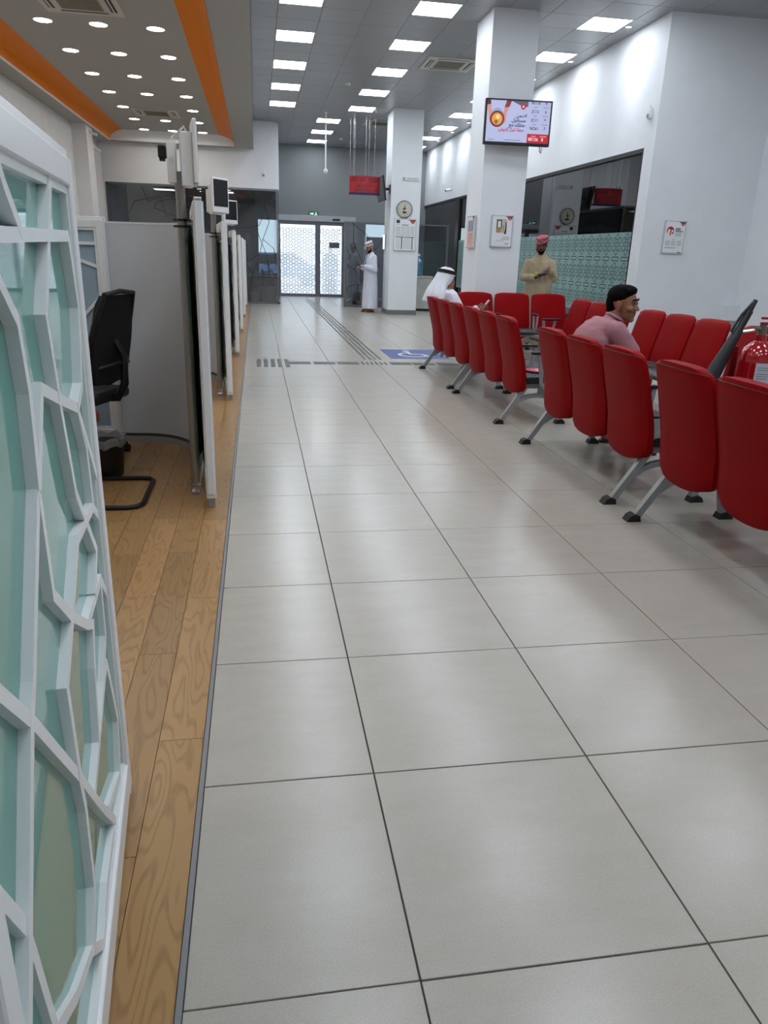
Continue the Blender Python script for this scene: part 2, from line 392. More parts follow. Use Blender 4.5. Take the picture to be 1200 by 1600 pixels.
# --- lowered ceiling on the left with orange cove
cl = struct(MB().box(XL, -3.65, YN, YG, SOF, SOF + .05).box(-.49, 0, YN, YG, SOF, SOF + .05).box(-3.65, -.49, 22.0, YG, SOF, SOF + .05).box(-3.65, -.49, YN, 1.0, SOF, SOF + .05)
            .box(-.05, 0, YN, YG, SOF + .05, CEIL + .1).build('ceiling_lowered', M_SOFFIT), 'lowered white ceiling above the booths')
def cove(side):
    pts = []
    N = 8
    for i in range(N + 1):
        a = i / N * PI / 2
        pts.append((.40 * (1 - math.cos(a)), .05 + .16 * math.sin(a)))     # inset, rise: concave quarter
    pts = [(.004, 0), (.004, .05)] + [(a + .004, z) for a, z in pts[1:]]
    return pts
prof = cove(0)
for nm, xe, sg in (('cove_left', -3.65, 1), ('cove_right', -.49, -1)):
    mb = MB()
    for i in range(len(prof) - 1):
        (a0, z0), (a1, z1) = prof[i], prof[i + 1]
        mb.quad((xe + sg * a0, 1.0 + a0, SOF + z0), (xe + sg * a0, 22.0 - a0, SOF + z0), (xe + sg * a1, 22.0 - a1, SOF + z1), (xe + sg * a1, 1.0 + a1, SOF + z1))
    mb.build('orange_cove', M_ORANGE, cl)
for ye, sg in ((22.0, -1), (1.0, 1)):
    mb = MB()
    for i in range(len(prof) - 1):
        (a0, z0), (a1, z1) = prof[i], prof[i + 1]
        mb.quad((-3.65 + a0, ye + sg * a0, SOF + z0), (-.49 - a0, ye + sg * a0, SOF + z0), (-.49 - a1, ye + sg * a1, SOF + z1), (-3.65 + a1, ye + sg * a1, SOF + z1))
    mb.build('end_cove', M_WALL, cl)
TRAY = SOF + .21
B(-3.30, -.84, 1.35, 21.65, TRAY, TRAY + .05).build('tray_panel', M_SOFFIT, cl)
# lip edge
B(-3.665, -3.645, 1.0, 22.0, SOF - .012, SOF + .02).build('lip', M_WALL, cl)
# downlights
dl0 = None
rows = [11.9 + 1.575 * k for k in range(-6, 7)]
for k, y in enumerate(rows):
    for cx_, cn in ((-2.70, 'left'), (-2.0, 'middle'), (-1.265, 'right')):
        if cn == 'middle' and (k == 10 or k == 5): continue
        if dl0 is None:
            t = thing('downlight', '', 'downlight', (cx_, y, TRAY)); dl0 = t
            MB().tube([(.118 * math.cos(a * PI / 12), .118 * math.sin(a * PI / 12), -.004) for a in range(24)], .008, 6, closed=True).build('trim_ring', M_TRIMW, t)
            MB().cyl((0, 0, -.006), (0, 0, 0), .112, n=24).build('lens', M_DOWN, t)
        else:
            t = copy_tree(dl0); t.location = (cx_, y, TRAY)
        t['group'] = 'round downlights in the lowered ceiling'
        if k >= 6:
            t['label'] = f'round downlight, {cn} file, ' + ['first', 'second', 'third', 'fourth', 'fifth', 'sixth', 'seventh'][k - 6] + ' row from the front in the lowered ceiling'
        elif k == 5: t['label'] = f'round downlight beside the nearest cassette, {cn} file, cut by the top edge'
        else: t['label'] = 'round downlight overhead in the lowered ceiling, nearer than the picture shows'
# wall washers near right wall
for i, y in enumerate((11.85, 14.0, 16.3, 18.6, 20.6, 22.3, 24.0)):
    t = thing('wall_washer', f'small recessed wall washer, {["first", "second", "third", "fourth", "fifth", "sixth", "seventh"][i]} from the pier along the right wall', 'downlight', (XR - .22, y, CEIL), group='wall washers along the right wall')
    MB().tube([(.045 * math.cos(a * PI / 8), .045 * math.sin(a * PI / 8), -.001) for a in range(16)], .006, 6, closed=True).build('trim_ring', M_TRIMW, t)
    MB().cyl((0, 0, -.002), (0, 0, .0), .040, n=16).build('lens', mat('washer_lens', (255, 250, 240), .5, emit=5), t)
    l = bpy.data.lights.new('washer_lamp', 'SPOT'); l.energy = 16; l.spot_size = math.radians(74); l.spot_blend = .9; l.shadow_soft_size = .03; l.color = (1, .97, .93)
    lo = bpy.data.objects.new('washer_lamp', l); COL.objects.link(lo); lo.parent = t; lo.location = (0, 0, -.01); lo.rotation_euler = (0, math.radians(8), 0)

# --- columns
def column(name, x0, x1, y0, y1, label):
    t = B(x0, x1, y0, y1, 0, CEIL + .01, bev=.004).build(name, M_WALL); struct(t, label)
    MB().box(x0 - .012, x1 + .012, y0 - .012, y1 + .012, 0, .115, bev=.003).build('skirting', M_BASEB, t)
    return t
column('wall_column_near', 3.32, 3.99, 11.5, 12.32, 'white square column carrying the ticket screen')
column('wall_column_far', 3.29, 4.03, 19.3, 20.15, 'white square column with clock and notice')

# --- entrance door in back wall
M_DFR = mat('door_aluminium', (120, 122, 126), .35, metal=.7)
d1 = struct(MB().box(.72, 2.98, YB - .02, YB + .06, 2.36, 2.42).box(.72, .77, YB - .02, YB + .06, 0, 2.36).box(2.93, 2.98, YB - .02, YB + .06, 0, 2.36).box(.72, 2.98, YB - .02, YB + .06, 0, .02).build('door_1', M_DFR), 'glazed sliding entrance door with patterned film')
B(.66, 3.34, YB - .16, YB - .005, 2.42, 2.60, bev=.008).build('header', mat('header_silver', (172, 174, 178), .35, metal=.3), d1)
B(2.55, 2.80, YB - .175, YB - .158, 2.46, 2.52, bev=.004).build('sensor', M_BLACKP, d1)
def ring_strip(mb, cx_, cz, r, w, y, n=14, a0=0):
    for k in range(n):
        a = a0 + 2 * PI * k / n; b_ = a0 + 2 * PI * (k + 1) / n
        mb.quad((cx_ + (r - w) * math.cos(a), y, cz + (r - w) * math.sin(a)), (cx_ + r * math.cos(a), y, cz + r * math.sin(a)), (cx_ + r * math.cos(b_), y, cz + r * math.sin(b_)), (cx_ + (r - w) * math.cos(b_), y, cz + (r - w) * math.sin(b_)))
B(2.025, 2.115, YB - .005, YB + .04, .02, 2.36).build('centre_stile', M_DFR, d1)
for (x0, x1) in ((.77, 2.03), (2.11, 2.93)):
    lf = MB().box(x0, x1, YB + .0, YB + .035, .02, .09).box(x0, x1, YB, YB + .035, 2.31, 2.36).box(x0, x0 + .045, YB, YB + .035, .09, 2.31).box(x1 - .045, x1, YB, YB + .035, .09, 2.31).build('door_leaf', M_DFR, d1)
    B(x0 + .045, x1 - .045, YB + .012, YB + .020, .09, 2.31).build('pane', M_GLASSF, lf)
    mb = MB(); row = 0; z = .14
    while z < 2.2:
        x = x0 + .1 + (.095 if row % 2 else 0)
        while x < x1 - .10:
            ring_strip(mb, x, z, .070, .016, YB + .009, 6, PI / 6)
            for q in range(6):
                a = q * PI / 3 + PI / 6 + (PI / 6)
                dx, dz = .095 * math.cos(a), .095 * math.sin(a)
                if x0 + .06 < x + dx < x1 - .06: ring_strip(mb, x + dx, z + dz, .036, .013, YB + .0085, 6)
            x += .19
        z += .165; row += 1
    mb.build('film_pattern', mat('door_film_grey', (120, 124, 138), .6), lf)['kind'] = 'stuff'
tag(B(2.46, 2.80, YB - .008, YB + .004, 1.60, 1.78, bev=.002).build('door_notice', mat('grey_notice', (92, 94, 98), .4)), 'small grey notice stuck on the right door leaf', 'notice')
# side frame posts and low glazed screen right of entrance
es = thing('glazed_screen', 'low glazed screen with dark angular lines beside the entrance, left of the clock column', 'glass screen', (2.43, 21.7, 0))
B(0, .07, -.035, .035, 0, 2.28, bev=.004).build('post', M_DFR, es); B(.07, 2.9, -.03, .03, 0, .07).build('bottom_rail', M_DFR, es); B(.07, 2.9, -.02, .02, 2.245, 2.28).build('top_rail', M_DFR, es); B(2.9, 2.96, -.03, .03, 0, 2.28).build('post', M_DFR, es)
B(.07, 2.9, -.006, .006, .07, 2.245).build('pane', M_GLASSO, es)
def angular(mb, lines, y, w=.012):
    for pl in lines:
        for (a, b_) in zip(pl, pl[1:]):
            d = Vector((b_[0] - a[0], b_[1] - a[1])).normalized(); nx, nz = -d.y * w / 2, d.x * w / 2
            mb.box(-1, 1, -1, 1, -1, 1, M=None) if False else None
            A = [(a[0] + nx, a[1] + nz), (b_[0] + nx, b_[1] + nz), (b_[0] - nx, b_[1] - nz), (a[0] - nx, a[1] - nz)]
            mb.prism(A, y - .002, y + .002)
mb = MB(); angular(mb, [[(.07, 1.62), (.16, 1.32), (.07, 1.30)], [(.07, 1.15), (.35, 1.0), (.42, .78), (.7, .70)], [(.2, 2.24), (.62, 1.95), (.88, 1.55), (1.1, 1.9), (1.4, 2.1)], [(.25, 2.24), (.25, 1.75), (.50, 1.25), (.85, 1.12)], [(.07, .55), (.35, .62), (.7, .62), (1.0, 1.2)], [(.07, .1), (.4, .32), (.4, .6)]], -.010)
mb.build('line_print', M_LINE, es)
# exit sign
t = thing('exit_sign', 'small green exit sign above the entrance header', 'exit sign', (1.93, YB - .03, 2.66))
B(-.17, .17, -.02, .03, -.075, .075, bev=.004).build('body', mat('exit_green', (18, 92, 62), .4, emit=.25), t)
MB().prism([(-.12, -.02), (-.04, -.02), (-.04, -.045), (.0, 0), (-.04, .045), (-.04, .02), (-.12, .02)], -.024, -.0205).build('arrow', mat('exit_white', (235, 245, 240), .5, emit=.3), t)
MB().sph((.075, -.022, .04), (.014, .002, .014), 10).box(.06, .09, -.024, -.0205, -.005, .028).box(.035, .065, -.024, -.0205, -.05, -.005).box(.085, .12, -.024, -.0205, -.04, -.015).build('running_figure', mat('exit_white', (235, 245, 240)), t)
# outdoors
B(-30, 40, YB + .2, 90, -.15, -.03).build('ground_outside', mat('pale_paving', (205, 203, 198), .8)); struct(bpy.data.objects['ground_outside'], 'sunlit pale paving outside the entrance')

# --- dark office glass front, far left
og = struct(MB().box(-3.92, .62, YG + .03, YG + .08, 0, .05).box(-3.92, .62, YG + .02, YG + .09, 3.0, 3.05).box(-3.92, -3.87, YG + .02, YG + .09, 0, 3.05).box(.585, .62, YG + .03, YG + .07, 0, 3.05).build('window_1', M_DFR), 'dark office glass front behind the booths')
for i in range(4):
    x0 = -3.87 + i * 1.114
    B(x0, x0 + 1.110, YG + .045, YG + .057, .05, 3.0).build('pane', M_GLASSO, og)
mb = MB(); angular(mb, [[(-3.4, 2.25), (-3.2, 2.6), (-2.55, 2.75), (-2.35, 2.2)], [(-3.0, 3.0), (-2.85, 2.62), (-2.3, 2.78), (-1.6, 2.38), (-1.85, 3.0)], [(-2.0, 2.2), (-2.7, 2.45), (-2.6, 2.62), (-2.2, 2.7), (-1.4, 2.3), (-1.5, 2.05)],
                        [(-1.55, 3.0), (-1.65, 2.75), (-1.25, 2.35), (-.9, 2.3), (-.7, 2.55), (-.9, 3.0)], [(-1.2, 2.0), (-.75, 2.2), (-.35, 2.55), (-.6, 3.0)], [(-.55, 2.0), (.1, 2.1), (.3, 2.55), (-.1, 3.0)],
                        [(.55, 2.6), (.25, 2.72), (.38, 2.2), (.2, 1.75), (.5, 1.5), (.55, 1.2)], [(-.3, 1.1), (.1, 1.35), (.2, 1.75)], [(-.3, 1.1), (-.1, .8), (-.25, .3)], [(.05, 1.95), (.3, 1.3), (.35, 1.05)]], YG + .035, .014)
mb.build('line_print', M_LINE, og)
MB().box(-.005, .02, -.05, -.03, 0, .9, bev=.004).box(0, .015, -.03, .0, .08, .1).box(0, .015, -.03, 0, .8, .82).build('door_handle', M_STEEL, og, (.60, YG + .035, .75))
# white hexagon decals on office wall (background decoration)
hx = thing('hexagon_wall_decor', 'grey hexagon outline relief on the wall behind the office glass', 'wall decor', (-1.35, 26.5, 1.75))
B(-1.15, 1.3, 0, .02, -1.2, 1.2).build('backing_panel', mat('decor_grey', (128, 130, 134), .6), hx)
for (cx_, cz, r) in ((0, .55, .48), (.55, -.05, .42), (-.5, -.1, .46), (.05, -.75, .4)):
    mb = MB(); ring_strip(mb, cx_, cz, r, .07, -.012, 6, .3); mb.build('hexagon', mat('decor_white', (178, 180, 184), .6), hx)
# office window to outside
w2 = struct(MB().box(.05, .67, YB - .02, YB + .05, .67, .72).box(.05, .67, YB - .02, YB + .05, 2.42, 2.47).box(.05, .09, YB - .02, YB + .05, .72, 2.42).box(.63, .67, YB - .02, YB + .05, .72, 2.42).build('window_2', M_DFR), 'bright window inside the office')
B(.09, .63, YB + .01, YB + .018, .72, 2.42).build('pane', M_GLASSC, w2)
og2 = struct(MB().box(.60, .66, YG + .1, YB, 0, .06).box(.60, .66, YG + .1, YB, 2.98, 3.05).build('window_3', M_DFR), 'glass side of the office along the entrance passage')
B(.625, .637, YG + .1, YB, .06, 2.98).build('pane', M_GLASSO, og2)
wall('wall_passage_top', M_WALL, (.55, .67, YG + .2, YB, 3.05, 4.9), label='white wall above the office side glass')
B(XL, .62, YG + .2, YB, -.1, 0).build('floor_office', mat('office_floor', (150, 146, 140), .3)); struct(bpy.data.objects['floor_office'])
B(XL, .55, YG + .2, YB, 3.05, 3.12).build('ceiling_office', M_SOFFIT); struct(bpy.data.objects['ceiling_office'])
for i, x in enumerate((-2.6, -.9)):  # added fill panels that brighten the office behind the glass
    t = thing('office_fill_light', ['left', 'right'][i] + ' added square fill light inside the far office', 'ceiling light', (x, 24.2, 3.05), 0, 'added office fill lights')
    B(-.3, .3, -.3, .3, -.012, 0).build('frame', M_TRIMW, t); B(-.28, .28, -.28, .28, -.015, -.012).build('diffuser', mat('office_fill_glow', (245, 248, 255), .5, emit=2.2), t)
struct(MB().box(3.68, 4.62, YB + .05, YB + .12, 1.96, 2.0).box(3.68, 4.62, YB + .05, YB + .12, 2.40, 2.44).build('window_5', M_DFR), 'small bright high window right of the entrance')
B(3.7, 4.6, YB + .08, YB + .088, 2.0, 2.40).build('pane', M_GLASSC, bpy.data.objects['window_5'])
# --- long glass partition on the right
rg = struct(MB().box(XR + .02, XR + .09, YP + .3, YB, .10, .16).box(XR + .0, XR + .12, YP + .3, YB, 3.0, 3.06).box(XR + .01, XR + .10, YP + .3, YP + .36, .16, 3.0).box(XR + .0, XR + .12, 21.9, 22.25, .16, 3.0).build('window_4', M_DARKM), 'long dark glass partition on the right')
edges = [YP + .36, 13.2, 15.0, 16.8, 18.6, 20.3, 21.9]
for a, b_ in list(zip(edges, edges[1:])) + [(22.25, 24.1), (24.1, YB)]:
    B(XR + .05, XR + .062, a + .004, b_ - .004, .16, 3.0).build('pane', M_GLASSD, rg)
B(XR + .046, XR + .050, YP + .36, 21.9, .62, 1.90).build('frosted_film', M_FILM, rg)
mb = MB()
def flat_ring(cy, cz, ry, rz, w, n=14, x=XR + .0445):
    for k in range(n):
        a = 2 * PI * k / n; b_ = 2 * PI * (k + 1) / n
        mb.quad((x, cy + (ry - w) * math.cos(a), cz + (rz - w) * math.sin(a)), (x, cy + ry * math.cos(a), cz + rz * math.sin(a)), (x, cy + ry * math.cos(b_), cz + rz * math.sin(b_)), (x, cy + (ry - w) * math.cos(b_), cz + (rz - w) * math.sin(b_)))
y = YP + .55
while y < 21.7:
    for zc in (1.72, 1.28, .84):
        flat_ring(y, zc, .045, .045, .014)
        for q in range(6):
            a = q * PI / 3 + PI / 6
            flat_ring(y + .115 * math.cos(a), zc + .115 * math.sin(a), .052, .052, .013)
        if zc > 1: 
            zz = zc - .22
            for (ya, yb, za, zb) in ((y - .11, y + .11, zz - .035, zz - .022), (y - .11, y + .11, zz + .022, zz + .035), (y - .12, y - .107, zz - .025, zz + .025), (y + .107, y + .12, zz - .025, zz + .025)):
                mb.quad((XR + .0445, ya, za), (XR + .0445, yb, za), (XR + .0445, yb, zb), (XR + .0445, ya, zb))
    y += .335
fp = mb.build('film_pattern', M_FILMLINE, rg); fp['kind'] = 'stuff'
# room behind right glass
wall('wall_side_room', M_DKWALL, (10.0, 10.15, YP + .3, YB, 0, 4.0), (XR + .15, 10, YP + .3, YP + .45, 0, 4.0), label='dark walls of the room behind the right glass')
wall('wall_navy', M_NAVY, (XR + .16, 7.4, 25.2, 25.35, 0, 3.6), label='navy wall with the gold emblem')
B(XR + .15, 10, YP + .3, YB, -.1, 0).build('floor_side_room', mat('side_room_floor', (120, 118, 115), .3)); struct(bpy.data.objects['floor_side_room'])
B(XR + .15, 10, YP + .3, YB, 3.6, 3.7).build('ceiling_side_room', mat('side_room_ceiling', (120, 120, 120), .7)); struct(bpy.data.objects['ceiling_side_room'])
# ledge near right
struct(B(XRN - .27, XRN, YP - .12, YP, .64, .87, bev=.004).build('trim_2', M_WALL), 'short white ledge at the right wall')
struct(MB().box(XR - .012, XRN, YP - .015, YP, 0, .10).build('baseboard_pier', M_BASEB))
struct(MB().box(XRN - .015, XRN, YN, YP - .015, 0, .10).build('baseboard_right', M_BASEB))

# ================================================================== OBJECTS
# --- tandem waiting benches (seats along local y, facing local +x)
PIT = .59
def back_mesh():
    """upholstered back, S-curved in side view, rounded bottom"""
    prof = [(.27, -.175), (.31, -.182), (.38, -.188), (.48, -.194), (.58, -.212), (.68, -.238), (.78, -.262), (.87, -.285), (.93, -.300), (.955, -.306)]   # z, x of rear face
    mb = MB(); rings = []
    NY = 13
    for iz, (z, xr) in enumerate(prof):
        f = iz / (len(prof) - 1)
        hw = .268 + .012 * math.sin(f * PI) - (.012 if iz == len(prof) - 1 else 0) - (.02 if f > .8 else 0) * (f - .8) * 4
        th = .085 - .02 * f
        if iz in (0, len(prof) - 1): th = .062
        ring = []
        for k in range(NY):
            u = -1 + 2 * k / (NY - 1)
            bulge = -.022 * (1 - u * u)
            edge = .022 * max(0, abs(u) - .72) / .28
            dz = 0
            if f < .35: dz = .055 * (abs(u) ** 2.6) * (1 - f / .35)
            if f > .8: dz = -.018 * (abs(u) ** 4) * (f - .8) / .2
            ring.append((xr + bulge + edge + (.006 if iz in (0, len(prof) - 1) else 0), u * hw, z + dz))
        for k in range(NY - 1, -1, -1):
            u = -1 + 2 * k / (NY - 1)
            edge = .022 * max(0, abs(u) - .72) / .28
            dz = 0
            if f < .35: dz = .055 * (abs(u) ** 2.6) * (1 - f / .35)
            if f > .8: dz = -.018 * (abs(u) ** 4) * (f - .8) / .2
            ring.append((xr + th - edge * .8 + .012 * (1 - u * u) - (.006 if iz in (0, len(prof) - 1) else 0), u * hw, z + dz))
        rings.append(ring)
    mb.loft(rings, caps=False); mb.bm.verts.ensure_lookup_table()
    for base in (0, (len(rings) - 1) * 2 * NY):
        V = [mb.bm.verts[base + i] for i in range(2 * NY)]
        for k in range(NY - 1): mb.bm.faces.new((V[k], V[k + 1], V[2 * NY - 2 - k], V[2 * NY - 1 - k]))
    return mb.mesh('backrest', M_RED, ang=60)
def piping_mesh():
    pts = []
    for k in range(13):
        u = -1 + 2 * k / 12
        pts.append((-.3005 - .022 * (1 - u * u) + .022 * max(0, abs(u) - .72) / .28, u * .265, .93 - .008 * abs(u) ** 4))
    return MB().tube(pts, .0024, 6).mesh('piping', mat('dark_red_piping', (92, 8, 16), .5))
def seat_mesh():
    mb = MB(); rings = []
    for (x, zt, hw, th) in ((-.115, .435, .235, .05), (-.09, .455, .25, .08), (.05, .462, .258, .085), (.2, .468, .262, .085), (.30, .462, .262, .08), (.345, .445, .255, .06), (.36, .42, .245, .02)):
        ring = []
        for k in range(12):
            u = -1 + 2 * k / 11
            ring.append((x, u * hw, zt - .02 * u ** 4 - .006 * (1 - u * u)))
        for k in range(11, -1, -1):
            u = -1 + 2 * k / 11; ring.append((x, u * hw * .96, zt - th))
        rings.append(ring)
    return mb.loft(rings).mesh('seat', M_BLACK, ang=60)
ME_BACK, ME_PIPE, ME_SEAT = back_mesh(), piping_mesh(), seat_mesh()
def arm_meshes():
    pad = MB().box(-.10, .17, -.025, .025, .645, .672, bev=.010, seg=2).mesh('arm_pad', M_BLACKP)
    post = MB()
    for (xa, xb) in ((.02, -.02), (.12, .15)):
        post.prism([(xa - .016, .36), (xa + .016, .36), (xb + .016, .648), (xb - .016, .648)], -.011, .011)
    return pad, post.mesh('armrest', M_ALU)
ME_PAD, ME_ARM = arm_meshes()
def legframe_meshes():
    rear = MB().prism([(-.345, .0), (-.297, .0), (-.055, .365), (-.105, .365)], -.02, .02).mesh('leg', M_ALU)
    front = MB().prism([(.245, .0), (.29, .0), (.225, .365), (.165, .365)], -.02, .02).mesh('leg', M_ALU)
    br = MB(); top = []; bot = []
    for i in range(9):
        t = i / 8; x = -.175 + .40 * t; zc = .185 + .075 * math.sin(t * PI) ** .7
        top.append((x, zc + .022)); bot.append((x, zc - .016))
    br.prism(top + bot[::-1], -.016, .016)
    br.prism([(-.11, .33), (.23, .33), (.21, .372), (-.11, .372)], -.018, .018)
    br.prism([(.02, .25), (.14, .25), (.15, .34), (.03, .34)], -.010, .010)
    fr = MB().prism([(-.372, 0), (-.285, 0), (-.292, .034), (-.325, .046), (-.352, .034)], -.034, .034).mesh('foot', M_BLACKP)
    ff = MB().prism([(.222, 0), (.318, 0), (.305, .03), (.28, .046), (.238, .034)], -.034, .034).mesh('foot', M_BLACKP)
    return rear, front, br.mesh('leg_brace', M_ALU), fr, ff
ME_RL, ME_FL, ME_BR, ME_FR, ME_FF = legframe_meshes()
def bench(label, loc, rz, leg_off=.78, arms=(-1.5, -.5, .5, 1.5)):
    t = thing('waiting_bench', label, 'bench', loc, rz, 'red tandem waiting benches')
    for k in (-1, 0, 1):
        b_ = obj('backrest', ME_BACK, t, (0, k * PIT, 0)); obj('piping', ME_PIPE, b_)
        obj('seat', ME_SEAT, t, (0, k * PIT, 0))
    for k in arms:
        a = obj('armrest', ME_ARM, t, (0, k * PIT * .99, 0)); obj('arm_pad', ME_PAD, a)
    B(.03, .10, -1.5 * PIT, 1.5 * PIT, .335, .385, bev=.006).build('beam', M_ALU, t)
    for sy in (-leg_off, leg_off):
        a = obj('leg', ME_RL, t, (0, sy, 0)); obj('foot', ME_FR, a)
        a = obj('leg', ME_FL, t, (0, sy, 0)); obj('foot', ME_FF, a)
        obj('leg_brace', ME_BR, t, (0, sy, 0))
    return t
bD = bench('red and black three seat bench nearest the camera, cut by the right edge', (2.50, 3.06, 0), 0)
bC = bench('red three seat bench on which the man in the pink shirt sits', (2.50, 4.94, 0), 0)
bB = bench('red three seat bench along the aisle beyond the empty gap in the aisle row', (2.51, 7.26, 0), 0)
bA = bench('red three seat bench on which the man in the white robe sits', (2.52, 9.12, 0), 0)
bF = bench('red three seat bench facing the camera, with a blue priority sticker', (3.87, 11.08, 0), -PI / 2)
bR2 = bench('red three seat bench against the patterned glass, left of the pink shirted man', (4.12, 9.30, 0), PI, arms=(-1.5, 1.5))
bR1 = bench('red three seat bench facing the aisle below the framed notice on the pier', (4.12, 7.36, 0), PI, arms=(-1.5,))
bR0 = bench('red three seat bench mostly hidden behind the fire extinguisher', (4.12, 5.42, 0), PI, arms=())
# stickers on the facing bench (local: x forward; wall-side). front of back top at local x about -.20
st = thing('priority_sticker', 'blue sticker with three white pictograms on the red backrest by the column', 'sticker', (0, 0, 0))
st.parent = None
def facing_plane(t, y0, z0):   # local plane on front of the back of bench bF: returns world matrix
    M = bF.matrix_world
st.location = (3.87 - .59, 11.08 + .214, .86); st.rotation_euler = (math.radians(-14), 0, 0)
B(-.14, .14, 0, .004, -.052, .052).build('backing', M_PRINTW, st)
for k in (-1, 0, 1): B(k * .088 - .040, k * .088 + .040, -.002, 0, -.040, .040).build('pictogram_field', mat('sign_blue', (28, 62, 150), .4), st)
mb = MB(); 
mb.sph((-.098, -.003, .022), (.007, .001, .007), 8).box(-.102, -.094, -.004, -.002, -.008, .015).box(-.100, -.076, -.004, -.002, -.012, -.006).box(-.080, -.074, -.004, -.002, -.028, -.008)
ring = [(-.090 + .018 * math.cos(a), -.003, -.014 + .018 * math.sin(a)) for a in [PI * .6 + i * PI * 1.25 / 8 for i in range(9)]]
mb.tube(ring, .003, 5); mb.build('wheelchair_pictogram', M_PRINTW, st)
MB().sph((0, -.003, .024), (.007, .001, .007), 8).box(-.010, .010, -.004, -.002, -.008, .015).box(-.008, -.001, -.004, -.002, -.032, -.008).box(.001, .008, -.004, -.002, -.032, -.008).build('standing_pictogram', M_PRINTW, st)
MB().sph((.084, -.003, .024), (.007, .001, .007), 8).box(.077, .097, -.004, -.002, -.006, .015).box(.080, .088, -.004, -.002, -.032, -.006).box(.1, .104, -.004, -.002, -.032, .002).build('elder_pictogram', M_PRINTW, st)
sm = thing('worn_sticker_residue', 'black smudged sticker residue on the red backrest below the beige robed man', 'sticker residue', (3.87 + .59, 11.08 + .208, .82)); sm.rotation_euler = (math.radians(-14), 0, 0)
mb = MB()
for i in range(26):
    x = random.uniform(-.11, .13); z = random.uniform(-.025, .03)
    if abs(x + .02) < .025: continue
    w = random.uniform(.008, .02); hh = random.uniform(.005, .012); y_ = -.0006 * i / 26
    mb.prism([(x - w, z - hh), (x + w * .7, z - hh * .8), (x + w, z + hh * .6), (x - w * .5, z + hh)], y_, y_ + .003)
mb.build('smudges', M_BLACKP, sm)
sd = thing('seat_sticker', 'round red distancing sticker with white marks on the black seat between benches', 'sticker', (2.62, 6.67, .466))
MB().cyl((0, 0, 0), (0, 0, .003), .15, n=28).build('disc', mat('sticker_red', (176, 58, 66), .5), sd)
MB().box(-.08, .08, .02, .035, .003, .0036).box(-.06, .07, -.03, -.012, .003, .0036).box(-.03, .03, .05, .065, .003, .0036).cyl((.0, -.07, .003), (0, -.07, .0036), .025, n=12).build('marks', M_PRINTW, sd)

# --- lattice screens
LATT = [[(1.10, 1.55), (1.127, 1.521), (1.21, 1.461)], [(.66, 1.46), (1.114, 1.459), (1.21, 1.461), (1.457, 1.463), (1.69, 1.465)], [(1.69, 1.465), (1.738, 1.319), (1.664, 1.163), (1.577, 1.133)],
        [(1.536, 1.56), (1.452, 1.463), (1.334, 1.336), (1.375, 1.19)], [(1.051, 1.46), (1.023, 1.409), (1.109, 1.349), (1.129, 1.245), (1.113, 1.103)],
        [(1.113, 1.103), (1.224, 1.234), (1.371, 1.191), (1.577, 1.133), (1.703, 1.003), (1.77, .93)], [(1.375, 1.19), (1.443, .991), (1.534, .90), (1.64, .794), (1.55, .721)],
        [(1.577, 1.133), (1.652, 1.034), (1.665, .891), (1.534, .90), (1.406, .909), (1.26, .818), (1.136, .748), (1.152, .555)], [(1.113, 1.103), (1.125, .924), (1.255, .82), (1.412, .721), (1.675, .708)],
        [(1.113, 1.103), (.928, .886), (.891, .852), (.745, .653), (.665, .54)], [(.65, 1.10), (.756, .988), (.891, .852), (1.152, .555), (1.273, .407), (1.364, .299), (1.50, .15)],
        [(1.152, .555), (1.172, .47), (1.162, .298), (1.092, .214), (1.187, .12), (1.297, .16), (1.469, .156)], [(1.412, .721), (1.492, .682), (1.45, .60), (1.40, .445), (1.273, .407)],
        [(1.675, .708), (1.659, .563), (1.56, .491), (1.40, .445)], [(1.56, .491), (1.633, .501), (1.727, .281), (1.665, .155), (1.428, .243)], [(1.675, .708), (1.77, .62)], [(1.665, .891), (1.77, .83)],
        [(.66, 1.30), (.82, 1.36), (1.023, 1.409)], [(.66, .80), (.745, .653)], [(.66, .33), (.80, .40), (.93, .30), (1.092, .214)], [(.80, .40), (.745, .653)]]
SL = 1.225; Y00 = .60
def slats(pl):
    return [((p[0] - Y00) / .9958, p[1]) for p in pl]
